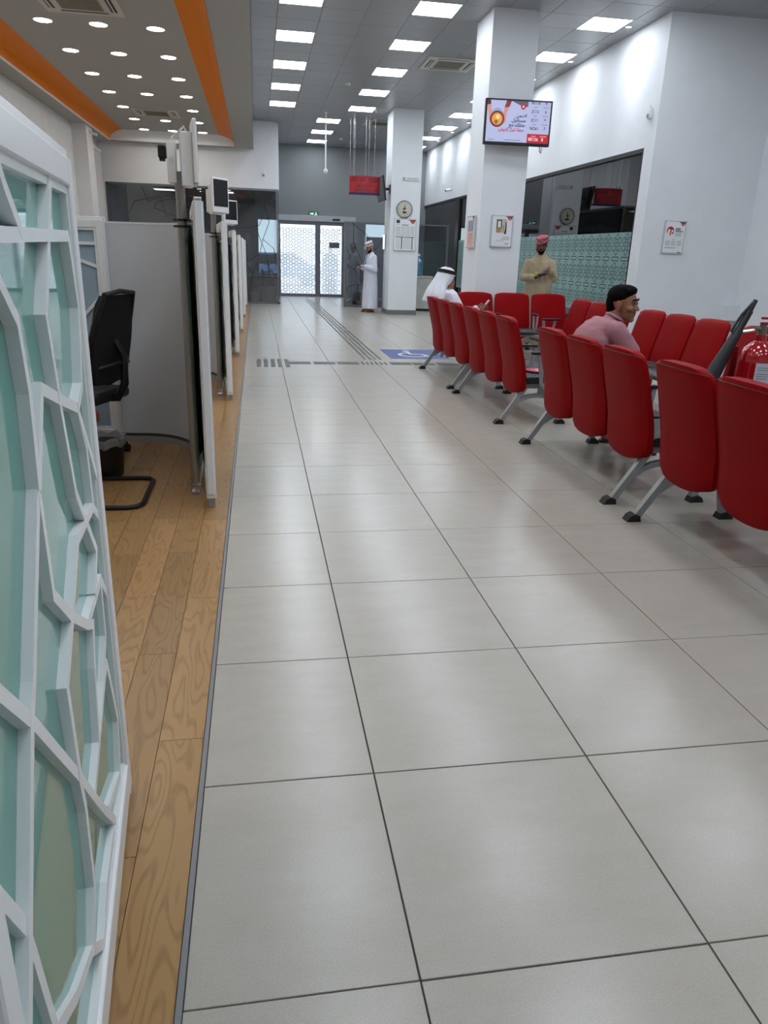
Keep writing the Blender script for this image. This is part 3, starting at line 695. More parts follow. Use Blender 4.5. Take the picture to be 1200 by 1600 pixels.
def screen_meshes():
    fr = MB()
    fr.box(0, .05, -.028, .028, .0, 1.62, bev=.003).box(SL - .05, SL, -.028, .028, 0, 1.62, bev=.003).box(.05, SL - .05, -.028, .028, 1.565, 1.62, bev=.003).box(.05, SL - .05, -.028, .028, 0.02, .105, bev=.003)
    fr.box(-.012, 0, -.020, .020, .03, 1.635, bev=.003).box(SL, SL + .012, -.020, .020, .03, 1.635, bev=.003).box(-.012, SL + .012, -.020, .020, 1.62, 1.64, bev=.003)
    stp = MB()     # stepped inner bead
    stp.box(.05, .066, -.020, .022, .105, 1.565).box(SL - .066, SL - .05, -.020, .022, .105, 1.565).box(.066, SL - .066, -.020, .022, 1.549, 1.565).box(.066, SL - .066, -.020, .022, .105, .121)
    gl = B(.06, SL - .06, -.006, .006, .11, 1.56)
    la = []
    for pl in LATT:
        q = slats(pl)
        mb = MB()
        w = .0105
        # mitred ribbon
        off = []
        for i, p in enumerate(q):
            a = Vector(q[max(0, i - 1)]); b_ = Vector(q[min(len(q) - 1, i + 1)]); p = Vector(p)
            d1_ = (p - a).normalized() if i else (b_ - p).normalized(); d2_ = (b_ - p).normalized() if i < len(q) - 1 else d1_
            n1 = Vector((-d1_.y, d1_.x)); n2 = Vector((-d2_.y, d2_.x)); n = (n1 + n2)
            n = n.normalized() / max(.4, n.normalized().dot(n1)) if n.length > .1 else n1
            off.append((p + n * w, p - n * w))
        for (a0, a1), (b0, b1) in zip(off, off[1:]):
            mb.prism([tuple(a0), tuple(b0), tuple(b1), tuple(a1)], -.0255 + .0004 * len(la), .0265 - .0004 * len(la))
        la.append(mb.mesh('lattice_bar', M_LATT, smooth=False))
    return fr.mesh('frame', M_LATT), stp.mesh('bead', M_LATT), gl, la
ME_SF, ME_SB, gl_, ME_SLATS = screen_meshes()
ME_SG = gl_.mesh('pane', M_TEAL)
ME_SGB = ME_SG.copy(); ME_SGB.materials[0] = M_BLUEG
ME_SFOOT = B(0, .06, -.02, .02, -.06, 0, bev=.002).mesh('foot', M_ALU)
SANG = math.radians(90 + 5.24)
def screen(label, loc, rz, glassme=None, cat='screen', grp='lattice screens', z0=.06):
    t = thing('lattice_screen', label, cat, (loc[0], loc[1], z0), rz, grp)
    f = obj('frame', ME_SF, t); obj('bead', ME_SB, f)
    obj('pane', glassme or ME_SG, t)
    for m_ in ME_SLATS: obj('lattice_bar', m_, t)
    obj('foot', ME_SFOOT, t, (.02, 0, 0)); obj('foot', ME_SFOOT, t, (SL - .08, 0, 0))
    return t
K = 3.35
SX, SY = -.302, .60
scr0 = screen('white lattice screen over teal glass in the left foreground', (SX, SY), SANG, z0=0)
for o in list(scr0.children):
    if o.name.startswith('foot'): bpy.data.objects.remove(o)
ordn = ['first', 'second', 'third', 'fourth', 'fifth', 'sixth']
for k in range(6):
    screen(f'white lattice screen seen edge-on, {ordn[k]} beyond the foreground screen', (-.292, 4.23 + K * k), SANG)
# --- curved partitions between booths
def curved_pts(n=18):
    pts = [(-1.06, 5.915), (-.98, 5.90)]
    for i in range(n + 1):
        a = PI / 2 * (1 - i / n)
        pts.append((-.93 + .50 * math.cos(a) ** .9 if a < PI / 2 else -.93, 5.25 + .645 * math.sin(a)))
    pts += [(-.425, 4.95), (-.418, 4.60)]
    return pts
CP = curved_pts()
def ribbon(pts, th, z0, z1):
    mb = MB(); A = []; Bp = []
    for i, p in enumerate(pts):
        a = Vector(pts[max(0, i - 1)]); b_ = Vector(pts[min(len(pts) - 1, i + 1)]); d = (b_ - a).normalized(); n = Vector((-d.y, d.x))
        A.append(Vector(p) + n * th / 2); Bp.append(Vector(p) - n * th / 2)
    ring = lambda i: [(A[i].x, A[i].y, z0), (A[i].x, A[i].y, z1), (Bp[i].x, Bp[i].y, z1), (Bp[i].x, Bp[i].y, z0)]
    mb.loft([ring(i) for i in range(len(pts))]); return mb
cpl = [(x + .418, y - 4.23) for x, y in CP]
ME_CP = ribbon(cpl, .03, .07, 1.60).mesh('panel', M_PANELW, ang=50)
ME_CR = ribbon(cpl, .05, 0.0, .05).mesh('kick_rail', M_ALU, ang=50)
ME_CR2 = ribbon(cpl, .040, .05, .072).mesh('rail_bead', mat('dark_rail_gap', (60, 60, 62), .5), ang=50)
ME_CT = ribbon(cpl, .034, 1.60, 1.612).mesh('top_edge', M_WHITE, ang=50)
for k in range(6):
    lab = 'large grey white curved booth partition behind the black chair' if k == 0 else f'grey white curved booth partition, {ordn[k]} along the row of booths'
    t = thing('curved_partition', lab, 'partition', (-.418, 4.23 + K * k, 0), 0, 'curved booth partitions')
    obj('panel', ME_CP, t); r_ = obj('kick_rail', ME_CR, t); obj('rail_bead', ME_CR2, r_); obj('top_edge', ME_CT, t)
# straight lattice partition continuing left from curved panel
for k in range(2):
    screen('white lattice partition with pale blue glass, joined to the large curved panel' if k == 0 else 'white lattice partition with pale blue glass, behind the large curved panel', (-1.075, 5.91 + K * k), PI, ME_SGB, 'partition', 'pale blue lattice partitions', z0=0 if k == 0 else .0)
# --- pole terminals with displays
def pole_terminal(label, loc, yaw, tilt=0):
    t = thing('display_pole', label, 'display stand', loc, 0, 'display poles of the booths')
    MB().cyl((0, 0, .03), (0, 0, 1.84), .026, n=18).build('pole', mat('brushed_pole', (150, 146, 140), .35, metal=.8), t)
    MB().cyl((0, 0, 0), (0, 0, .02), .034, .034, 18).cyl((0, 0, .02), (0, 0, .045), .034, .024, 18).cyl((0, 0, .045), (0, 0, .055), .03, .03, 18).cyl((0, 0, .06), (0, 0, .075), .028, .028, 18).build('foot', M_STEEL, t)
    cl_ = MB().cyl((0, 0, 1.555), (0, 0, 1.568), .031, n=14).cyl((0, 0, 1.588), (0, 0, 1.601), .031, n=14).box(-.045, .05, -.012, .012, 1.557, 1.566).box(-.045, .05, -.012, .012, 1.59, 1.6).build('clamp', M_BLACKP, t)
    MB().cyl((.03, 0, 1.578), (.07, .0, 1.578), .008, n=8).build('clamp_bolt', M_STEEL, cl_)
    h = bpy.data.objects.new('terminal_head', None)
    hd = MB().box(-.058, -.012, -.035, .035, 1.78, 1.985, bev=.006, seg=2).build('housing', M_WHITE, t)
    MB().tube([(-.036 + .011 * math.cos(a * PI / 8), -.0355, 1.89 + .011 * math.sin(a * PI / 8)) for a in range(16)], .0008, 5, closed=True).build('housing_mark', M_PRINTG, hd)
    MB().box(-.104, -.062, -.028, .02, 1.90, 1.965, bev=.006).box(-.098, -.070, -.022, .01, 1.888, 1.902).build('camera', M_BLACKP, t)
    Rm = Matrix.Rotation(yaw, 4, 'Z')
    b2 = MB().box(-.085, .085, -.05, .012, 1.765, 2.03, bev=.004, M=Matrix.Translation((.022, 0, 0)) @ Rm @ Matrix.Translation((0, 0, 0))).build('back_box', M_WHITE, t)
    MM = Matrix.Translation((.022, 0, 0)) @ Rm @ Matrix.Translation((0, -.062, 1.925)) @ Matrix.Rotation(math.radians(tilt), 4, 'X')
    dp = MB().box(-.125, .125, -.012, .012, -.145, .165, bev=.006, M=MM).build('display', M_WHITE, t)
    MB().box(-.108, .108, -.0135, -.011, -.09, .148, M=MM).build('screen', M_SCREENK, dp)
    MB().box(-.11, .11, -.010, .010, -.15, -.143, M=MM).build('display_chin', M_PRINTG, dp)
    MB().tube([MM @ Vector((-.03, .03, .09)), MM @ Vector((-.05, .05, .13)), (-.03, .0, 2.005), (-.035, 0, 1.98)], .005, 6).build('cable', M_WHITE, t)
    return t
pole_terminal('steel pole with white display turned edge-on, nearest booth', (-.402, 4.52, 0), math.radians(97))
pole_terminal('steel pole with black screened white display, second booth', (-.402, 4.52 + K, 0), math.radians(55))
pole_terminal('steel pole with black screened white display, third booth', (-.402, 4.52 + 2 * K, 0), math.radians(46))
# --- black office chair in booth
oc = thing('office_chair', 'black mesh office chair with tall tilted back in the left booth', 'chair', (-1.21, 5.44, 0), math.radians(160))
def office_chair(t):
    MB().cyl((0, 0, .10), (0, 0, .40), .03, n=14).build('gas_column', M_BLACKP, t)
    for i in range(5):
        a = i * 2 * PI / 5 + .3
        lg = MB().prism([(0.02, .06), (.27, .055), (.27, .08), (.02, .115)], -.022, .022)
        bmesh.ops.transform(lg.bm, matrix=Matrix.Rotation(a, 4, 'Z'), verts=lg.bm.verts)
        l_ = lg.build('base_leg', M_BLACKP, t)
        MB().cyl((.265 * math.cos(a) - .02, .265 * math.sin(a), .03), (.265 * math.cos(a) + .02, .265 * math.sin(a), .03), .03, n=12).build('caster', M_BLACKP, l_)
    MB().box(-.22, .25, -.23, .23, .42, .50, bev=.03, seg=3).build('seat', M_BLACK, t)
    # back: mesh panel in frame, leaning
    rings = []
    for i in range(12):
        z = .56 + .58 * i / 11; x = -.20 - .02 * math.sin((z - .5) * 3.0) - .14 * (max(0, z - .68)) - (.10 * max(0, z - 1.0))
        hw = .20 + .03 * math.sin(i / 11 * PI) - (.03 if i == 11 else 0); rings.append([(x - .02, -hw, z), (x - .035, 0, z), (x - .02, hw, z), (x + .02, hw, z), (x, 0, z), (x + .02, -hw, z)])
    MB().loft(rings).build('back_panel', mat('black_mesh', (18, 18, 20), .8), t, ang=50)
    MB().tube([(-.19, -.23, .58), (-.19, -.24, .75), (-.265, -.225, .98), (-.325, -.18, 1.15), (-.33, 0, 1.165), (-.325, .18, 1.15), (-.265, .225, .98), (-.19, .24, .75), (-.19, .23, .58), (-.20, 0, .55)], .017, 8, closed=True).build('back_frame', M_BLACKP, t)
    MB().tube([(-.10, 0, .44), (-.25, 0, .45), (-.31, 0, .55), (-.32, 0, .74), (-.25, 0, .86)], [.03, .03, .028, .025, .02], 10).build('spine', M_BLACKP, t)
    MB().tube([(-.20, -.20, .66), (-.29, -.10, .69), (-.31, 0, .70), (-.29, .10, .69), (-.20, .20, .66)], .016, 8).build('lumbar_bow', M_BLACKP, t)
    for s in (-1, 1):
        a = MB().tube([(.02, s * .24, .45), (.0, s * .29, .50), (-.02, s * .29, .68)], .018, 8).build('armrest', M_BLACKP, t)
        MB().box(-.12, .13, s * .29 - .035, s * .29 + .035, .68, .71, bev=.012, seg=2).build('arm_pad', M_BLACKP, a)
office_chair(oc)
wb = thing('waste_bin', 'black waste bin with a grey liner under the office chair in the left booth', 'bin', (-1.03, 4.98, 0))
MB().loft([[(r * math.cos(a * PI / 12), r * math.sin(a * PI / 12), z) for a in range(24)] for r, z in ((.115, 0), (.12, .02), (.14, .24), (.145, .25), (.135, .25), (.13, .23))]).build('bin_body', M_BLACKP, wb, ang=50)
MB().loft([[((r + .008 * math.sin(a * 2.6 + z * 40)) * math.cos(a * PI / 12), (r + .008 * math.sin(a * 2.6 + z * 40)) * math.sin(a * PI / 12), z + .012 * math.sin(a * 1.9)) for a in range(24)] for r, z in ((.146, .21), (.150, .24), (.146, .265), (.128, .262), (.12, .22))], caps=False).build('liner', mat('grey_bag', (120, 120, 122), .35), wb, ang=50)
vc = thing('visitor_chair', 'red seated visitor chair on a black sled base in the left booth', 'chair', (-1.15, 4.54, 0))
tubep = [(-.22, -.30, .47), (-.22, -.30, .03), (-.19, -.30, .014), (.38, -.30, .014), (.43, -.28, .014), (.455, -.24, .014), (.455, .24, .014), (.43, .28, .014), (.38, .30, .014), (-.19, .30, .014), (-.22, .30, .03), (-.22, .30, .47)]
MB().tube(tubep, .0145, 10).build('sled_base', M_BLACKP, vc)
MB().box(-.30, .16, -.255, .255, .40, .48, bev=.03, seg=3).build('seat', mat('red_fabric', (150, 22, 26), .7), vc)
MB().box(-.345, -.30, -.24, .24, .50, .92, bev=.02, seg=2, M=Matrix.Rotation(math.radians(-4), 4, 'Y')).build('backrest', M_BLACK, vc)
MB().tube([(-.22, -.30, .47), (-.31, -.28, .52), (-.34, -.26, .72)], .0145, 8).tube([(-.22, .30, .47), (-.31, .28, .52), (-.34, .26, .72)], .0145, 8).build('back_bracket', M_BLACKP, vc)
# --- vertical blinds on the left wall
vb = thing('vertical_blind', 'white vertical slat blind in the far left corner', 'blind', (XL + .06, 20.12, 0))
B(-.03, .04, 0, 2.1, 3.72, 3.80).build('head_rail', M_TRIMW, vb)
for i in range(17):
    MB().box(-.055, .055, -.0015, .0015, .1, 3.72, M=Matrix.Translation((.0, .06 + i * .123, 0)) @ Matrix.Rotation(math.radians(62), 4, 'Z')).build('slat', mat('blind_fabric', (205, 205, 210), .8), vb)
# --- ceiling cassettes
def cassette(label, loc, s=.92, zdrop=.02):
    t = thing('air_conditioner', label, 'air conditioner', loc, 0, 'ceiling cassette air conditioners')
    MB().box(-s / 2, s / 2, -s / 2, s / 2, -zdrop, 0, bev=.006).build('fascia', mat('ac_white', (205, 203, 196), .5), t)
    g = B(-s * .27, s * .27, -s * .27, s * .27, -zdrop - .006, -zdrop, bev=.002).build('grille', mat('ac_grille', (150, 146, 132), .6), t)
    for i in range(9): B(-s * .25, s * .25, -s * .24 + i * s * .06 - .004, -s * .24 + i * s * .06 + .004, -zdrop - .010, -zdrop - .006).build('grille_bar', mat('ac_grille_dark', (110, 106, 96), .6), g)
    for a in range(4):
        M = Matrix.Rotation(a * PI / 2, 4, 'Z')
        MB().box(-s * .30, s * .30, s * .35, s * .43, -zdrop - .002, -zdrop, M=M).build('outlet', M_BLACKP, t)
        MB().box(-s * .30, s * .30, s * .385, s * .40, -zdrop - .012, -zdrop - .002, M=M).build('louvre', M_TRIMW, t)
    return t
cassette('square ceiling cassette between light panels and the ticket screen column', (3.50, 14.80, CEIL))
cassette('square ceiling cassette just left of the clock column', (3.30, 21.45, CEIL), .85)
cassette('ceiling cassette among the downlights, cut by the top edge', (-2.05, 10.95, TRAY), .95)
cassette('ceiling cassette among the farther downlights', (-2.08, 18.7, TRAY), .95)
# --- small ceiling things
t = thing('smoke_detector', 'round smoke detector on the metal ceiling between the light columns', 'smoke detector', (1.93, 17.0, CEIL))
MB().cyl((0, 0, -.02), (0, 0, 0), .06, .065, 20).cyl((0, 0, -.045), (0, 0, -.02), .04, .05, 20).build('body', M_TRIMW, t); MB().cyl((0, 0, -.05), (0, 0, -.045), .03, n=16).build('vent', M_PRINTG, t)
t = thing('smoke_detector', 'small smoke detector on the ceiling close to the back wall', 'smoke detector', (2.6, 24.7, CEIL))
MB().cyl((0, 0, -.02), (0, 0, 0), .06, .065, 20).cyl((0, 0, -.045), (0, 0, -.02), .04, .05, 20).build('body', M_TRIMW, t); MB().cyl((0, 0, -.05), (0, 0, -.045), .03, n=16).build('vent', M_PRINTG, t)
t = thing('pendant_sensor', 'white sensor hanging from the ceiling on a thin rod', 'sensor', (1.78, 20.4, CEIL))
MB().cyl((0, 0, -1.28), (0, 0, 0), .018, n=12).build('rod', M_TRIMW, t); MB().cyl((0, 0, -.02), (0, 0, 0), .05, n=16).build('rose', M_TRIMW, t); MB().sph((0, 0, -1.33), (.055, .055, .065), 16).build('dome', M_TRIMW, t)
def cctv(label, loc, rz, s=1.0):
    t = thing('security_camera', label, 'camera', loc, rz)
    MB().cyl((0, 0, 0), (.02 * s, 0, 0), .04 * s, n=16).build('mount', M_TRIMW, t); MB().cap((.02 * s, 0, 0), (.07 * s, 0, -.01 * s), .012 * s).build('neck', M_TRIMW, t)
    b_ = MB().cyl((.05 * s, 0, -.02 * s), (.20 * s, 0, -.06 * s), .035 * s, n=16).build('body', M_TRIMW, t); MB().cyl((.20 * s, 0, -.06 * s), (.207 * s, 0, -.062 * s), .028 * s, n=16).build('lens', M_BLACKP, b_)
    return t
cctv('white bullet camera on the right wall beside the clock column', (XR, 22.9, 3.33), PI * 1.08)
t = thing('motion_sensor', 'small white corner sensor high on the right wall near the pier', 'sensor', (XR, 11.22, 3.50), PI)
B(0, .05, -.04, .04, -.07, .07, bev=.012, seg=2).build('body', M_TRIMW, t); MB().sph((.05, 0, -.03), (.02, .03, .03), 12).build('lens', M_PRINTG, t); MB().cap((0, 0, .06), (.05, .03, .1), .012).build('bracket', M_TRIMW, t)
t = thing('motion_sensor', 'small white sensor on the white wall above the dark office glass', 'sensor', (.25, YG, 3.42), -PI / 2)
B(0, .05, -.04, .04, -.07, .07, bev=.012, seg=2).build('body', M_TRIMW, t); MB().sph((.05, 0, -.03), (.02, .03, .03), 12).build('lens', M_PRINTG, t)
cctv('white camera under the lowered ceiling at the far left pier', (-3.72, 19.8, SOF - .12), 0, .9)
# --- hanging red sign
hs_ = thing('hanging_sign', 'curved red patterned banner sign hung on wires from the ceiling', 'sign', (2.62, 19.2, 2.80))
def arc(hw, sag, n=16): return [(-hw + 2 * hw * i / n, -sag * (1 - (2 * i / n - 1) ** 2)) for i in range(n + 1)]
up = arc(.37, .16)
mb = MB(); mb.prism(up + [(x, y + .02) for x, y in up[::-1]], .04, .40, 'Z'); sign_b = mb.build('face', mat('sign_red', (158, 26, 34), .5), hs_)
mb = MB(); mb.prism(up + [(.37, .12), (-.37, .12)], .0, .04, 'Z'); mb.build('underside', mat('sign_navy', (22, 26, 80), .5), hs_)
mb = MB(); mb.prism(up + [(.37, .12), (-.37, .12)], .40, .405, 'Z'); mb.build('top', mat('sign_dark_red', (110, 14, 22), .5), hs_)
def on_arc(x, z): return (x, -.16 * (1 - (x / .37) ** 2) - .003, z)
for poly in ([(-.34, .28), (-.22, .28), (-.18, .37), (-.34, .37)], [(-.16, .28), (-.02, .28), (.02, .37), (-.12, .37)], [(.10, .27), (.30, .27), (.34, .37), (.06, .37)], [(-.26, .06), (.12, .06), (.20, .21), (-.20, .21)], [(.22, .06), (.34, .06), (.34, .16), (.26, .16)]):
    mb = MB(); n_ = 6
    x0b, x1b, x1t, x0t = poly[0][0], poly[1][0], poly[2][0], poly[3][0]; zb, zt = poly[0][1], poly[2][1]
    for i in range(n_):
        f0, f1 = i / n_, (i + 1) / n_
        mb.quad(on_arc(x0b + (x1b - x0b) * f0, zb), on_arc(x0b + (x1b - x0b) * f1, zb), on_arc(x0t + (x1t - x0t) * f1, zt), on_arc(x0t + (x1t - x0t) * f0, zt))
    mb.build('pattern_patch', mat('sign_maroon', (122, 24, 34), .5), hs_)
for x, y in ((-.35, .08), (-.28, 0), (-.24, .08), (0, -.1), (.1, .08), (.22, -.06)):
    MB().cyl((x, y, .40), (x, y, CEIL - 2.80), .0035, n=6).build('wire', M_STEEL, hs_)
    
# --- posters
def poster(label, loc, rz, w, h, draw, thick=.02):
    t = thing('notice_frame', label, 'notice', loc, rz)
    B(-w / 2, w / 2, -thick - .006, -.006 + .006, -h / 2, h / 2, bev=.002).build('acrylic_holder', M_ACRYL, t)
    p = B(-w / 2 + .015, w / 2 - .015, -thick - .008, -thick - .006, -h / 2 + .018, h / 2 - .015).build('sheet', M_PRINTW, t)
    for x in (-1, 1):
        for z in (-1, 1): MB().cyl((x * (w / 2 - .012), -thick - .006, z * (h / 2 - .01)), (x * (w / 2 - .012), -thick - .012, z * (h / 2 - .01)), .009, n=10).build('standoff', M_STEEL, t)
    draw(p, w, h, -thick - .0085)
    return t
def flat(p, name, m, poly, y): return MB().prism(poly, y - .0006, y).build(name, m, p)
def rect(x0, x1, z0, z1): return [(x0, z0), (x1, z0), (x1, z1), (x0, z1)]
def corner_logo(p, w, h, y):
    flat(p, 'corner_band', M_PRINTD, [(w * .12, h * .47), (w * .46, h * .47), (w * .46, h * .43), (w * .33, h * .40)], y)
    flat(p, 'emblem', M_PRINTR, [(w * .24, h * .45), (w * .44, h * .45), (w * .42, h * .38), (w * .34, h * .345), (w * .26, h * .38)], y - .0007)
    flat(p, 'emblem_mark', M_PRINTW, [(w * .31, h * .385), (w * .34, h * .425), (w * .37, h * .385), (w * .355, h * .385), (w * .34, h * .405), (w * .325, h * .385)], y - .0014)
def bars(p, y, m, specs, hh=.004):
    mb = MB()
    for (x0, x1, z) in specs: mb.prism(rect(x0, x1, z - hh, z + hh), y - .0006, y)
    mb.build('print_lines', m, p)
def d_clock(p, w, h, y):
    corner_logo(p, w, h, y)
    flat(p, 'crest', M_PRINTD, rect(-w * .40, -w * .24, h * .36, h * .46), y); flat(p, 'crest_ribbon', M_PRINTG, [(-w * .40, h * .33), (-w * .24, h * .33), (-w * .32, h * .30)], y)
    bars(p, y, M_PRINTD, [(-w * .16, w * .16, h * .315), (-w * .16, w * .14, h * .295)])
    for r in range(6): bars(p, y, M_PRINTG, [(-w * .42, -w * .20, h * (.24 - r * .05)), (-w * .17, w * .03, h * (.24 - r * .05)), (w * .06, w * .22, h * (.24 - r * .05)), (w * .25, w * .42, h * (.24 - r * .05))], .006)
    bars(p, y, M_PRINTD, [(-w * .42, -w * .02, -h * .065), (0, w * .42, -h * .07)], .008)
    flat(p, 'table_rule', M_PRINTD, rect(-w * .155, -w * .115, -h * .45, -h * .07), y); flat(p, 'table_rule', M_PRINTD, rect(w * .32, w * .36, -h * .45, -h * .07), y)
    for r in range(8): bars(p, y, M_PRINTG, [(-w * .40, -w * .2, -h * (.11 + r * .043)), (-w * .06, w * .28, -h * (.11 + r * .043))], .004)
poster('acrylic notice with a table and crest below the wall clock', (3.665, 19.295, 1.925), 0, .56, .75, d_clock)
def d_lounge(p, w, h, y):
    corner_logo(p, w, h, y)
    flat(p, 'photo_backdrop', mat('photo_beige', (200, 190, 176), .5), rect(-w * .28, w * .22, -h * .05, h * .38), y)
    flat(p, 'photo_frame', M_PRINTD, rect(-w * .26, -w * .02, h * .06, h * .36), y - .0007); flat(p, 'photo_mirror', M_PRINTW, rect(-w * .21, -w * .07, h * .12, h * .32), y - .0014)
    flat(p, 'photo_figure', mat('photo_tan', (168, 134, 98), .5), [(-w * .27, -h * .03), (-w * .05, -h * .03), (-w * .04, h * .10), (-w * .16, h * .14), (-w * .26, h * .08)], y - .002)
    flat(p, 'photo_figure', M_PRINTD, [(w * .10, -h * .08), (w * .20, -h * .08), (w * .21, h * .12), (w * .18, h * .30), (w * .14, h * .28), (w * .15, h * .10)], y - .0007); flat(p, 'photo_figure', mat('photo_sand', (176, 150, 110), .5), [(w * .02, -h * .02), (w * .09, -h * .02), (w * .09, h * .2), (w * .03, h * .2)], y - .0007)
    bars(p, y, M_PRINTG, [(w * .05, w * .38, -h * .18), (-w * .02, w * .36, -h * .24)], .005); bars(p, y, M_PRINTG, [(-w * .26, w * .12, -h * .30)], .003); bars(p, y, M_PRINTD, [(w * .18, w * .34, -h * .385)], .004)
poster('acrylic notice with a small lounge photo below the ticket screen', (3.668, 11.495, 1.835), 0, .335, .455, d_lounge)
def d_side(p, w, h, y):
    corner_logo(p, w, h, y)
    flat(p, 'photo', M_PRINTG, rect(-w * .40, w * .40, h * .02, h * .36), y); flat(p, 'orange_field', mat('print_salmon', (226, 176, 158), .5), rect(-w * .42, w * .42, -h * .44, h * .0), y)
    bars(p, y - .0007, M_PRINTG, [(-w * .3, w * .3, -h * .08), (-w * .3, w * .25, -h * .15), (-w * .3, w * .3, -h * .22), (-w * .3, w * .1, -h * .29)])
poster('narrow acrylic notice on the left flank of the ticket screen column', (3.315, 11.85, 1.82), -PI / 2, .40, .47, d_side)
def d_pier(p, w, h, y):
    corner_logo(p, w, h, y)
    ring = [(-w * .22 + w * .17 * math.cos(a * PI / 12), h * .19 + h * .135 * math.sin(a * PI / 12)) for a in range(24)]
    flat(p, 'photo_circle', M_PRINTR, ring, y); flat(p, 'photo_person', mat('photo_white', (232, 228, 222), .5), [(-w * .36, h * .06), (-w * .24, h * .06), (-w * .22, h * .22), (-w * .28, h * .26), (-w * .34, h * .2)], y - .0007)
    flat(p, 'photo_person', mat('photo_white', (232, 228, 222)), [(-w * .18, h * .06), (-w * .06, h * .08), (-w * .08, h * .2), (-w * .16, h * .24)], y - .0007); flat(p, 'photo_figure', M_PRINTD, rect(-w * .14, -w * .06, h * .11, h * .15), y - .0014)
    bars(p, y, M_PRINTD, [(w * .02, w * .25, h * .27), (w * .02, w * .26, h * .225), (w * .02, w * .38, h * .18)], .006); bars(p, y, M_PRINTG, [(w * .02, w * .32, h * (.13 - .028 * i)) for i in range(4)], .003)
    bars(p, y, M_PRINTG, [(-w * .08, w * .08, -h * .06)], .004)
    for c in range(3): bars(p, y, M_PRINTG, [(-w * .38 + c * w * .27, -w * .17 + c * w * .27, -h * (.11 + .032 * i)) for i in range(5)], .003)
    bars(p, y, M_PRINTG, [(-w * .40, w * .2, -h * .31), (-w * .40, w * .1, -h * .33)], .003); bars(p, y, M_PRINTD, [(w * .25, w * .38, -h * .455)], .006)
poster('acrylic notice with a red circle photo on the white pier wall', (6.205, YP - .004, 1.83), 0, .345, .465, d_pier)
t = thing('lightbox_notice', 'bright white notice on the left flank of the clock column', 'notice', (3.285, 20.0, 1.75), -PI / 2)
B(-.14, .14, -.025, .0, -.18, .20, bev=.003).build('frame', M_ALU, t); B(-.125, .125, -.028, -.024, -.165, .185).build('sheet', mat('bright_sheet', (245, 247, 250), .25, emit=.8), t)
# --- wall clock
ck = thing('wall_clock', 'round silver rimmed wall clock with cream face on the far column', 'clock', (3.63, 19.285, 2.52))
def disc(mb, r, y0, y1, n=36): return mb.cyl((0, y0, 0), (0, y1, 0), r, n=n)
disc(MB(), .175, 0.012, -.02).build('case', mat('clock_silver', (140, 140, 138), .3, metal=.7), ck)
MB().tube([(.185 * math.cos(a * PI / 18), -.022, .185 * math.sin(a * PI / 18)) for a in range(36)], .016, 8, closed=True).build('rim', mat('clock_silver', (140, 140, 138)), ck)
fc = disc(MB(), .175, -.02, -.026).build('dial', mat('clock_cream', (196, 192, 172), .4), ck)
mb = MB()
for k in range(12):
    a = k * PI / 6; mb.box(-.005, .005, -.028, -.026, .125, .150, M=Matrix.Rotation(a, 4, 'Y'))
mb.build('hour_marks', M_PRINTD, fc); B(-.045, .055, -.028, -.026, -.095, -.055).build('date_window', M_BLACKP, fc)
MB().box(-.009, .009, -.031, -.028, -.03, .095, M=Matrix.Rotation(math.radians(8), 4, 'Y')).build('hour_hand', M_PRINTD, fc); MB().box(-.006, .006, -.034, -.031, -.03, .08, M=Matrix.Rotation(math.radians(205), 4, 'Y')).build('minute_hand', M_PRINTD, fc)
MB().box(-.016, .016, -.030, -.027, .01, .04, M=Matrix.Rotation(math.radians(60), 4, 'Y')).box(-.016, .016, -.030, -.027, .01, .04, M=Matrix.Rotation(math.radians(-70), 4, 'Y')).build('dial_emblem', M_PRINTD, fc)
# --- socket strip
t = thing('socket_strip', 'flat white socket strip high on the clock column', 'socket', (3.76, 19.298, 3.21))
B(-.21, .21, -.02, 0, -.045, .045, bev=.004).build('plate', M_TRIMW, t); B(-.19, -.13, -.024, -.02, -.03, .03, bev=.002).build('socket', M_PRINTG, t); B(-.09, .19, -.024, -.02, -.03, .03, bev=.002).build('cover', mat('cover_grey', (196, 198, 198), .4), t)
# --- ticket screen
tv = thing('ticket_screen', 'black framed ticket screen showing queue numbers on the near column', 'screen', (3.72, 11.30, 3.28), math.radians(-4))
W, H = .965, .585
B(-W / 2, W / 2, -.03, .035, -H / 2, H / 2, bev=.006).build('casing', M_BLACKP, tv)
B(-.12, .12, .035, .17, -.12, .12).build('wall_bracket', M_DARKM, tv)
MB().tube([(.36, .03, -.28), (.365, .03, -.35), (.39, .05, -.37), (.40, .06, -.30)], .006, 6).build('cable', M_BLACKP, tv)
MS = lambda n, rgb, e=.14: mat('screen_' + n, rgb, .3, emit=e)
sw, sh = W - .05, H - .06
scn = B(-sw / 2, sw / 2, -.0325, -.0305, -sh / 2 + .008, sh / 2 + .008).build('screen', MS('lavender', (186, 190, 224)), tv)
ux = lambda u: -sw / 2 + sw * u
vz = lambda v: sh / 2 + .008 - sh * v
YS = -.0327
def sflat(name, m, poly, lay=0): return MB().prism([(ux(a), vz(b_)) for a, b_ in poly], YS - .0005 * (lay + 1), YS - .0005 * lay).build(name, m, scn)
sflat('red_panel', MS('red', (196, 26, 44)), [(.66, .775), (1, .775), (1, 1), (.66, 1)])
sflat('grey_wedge', MS('grey', (72, 74, 84), .4), [(.37, 0), (.64, 0), (.64, .13), (.55, .12)])
hexa = lambda cu, cv, r, n=18: [(cu + r * math.cos(2 * PI * k / n), cv + r * sw / sh * math.sin(2 * PI * k / n)) for k in range(n)]
sflat('emblem', MS('red', (196, 26, 44)), hexa(.565, .13, .042, 8), 1); sflat('emblem_mark', MS('white', (240, 240, 250)), [(.545, .155), (.565, .09), (.585, .155), (.575, .155), (.565, .12), (.555, .155)], 2)
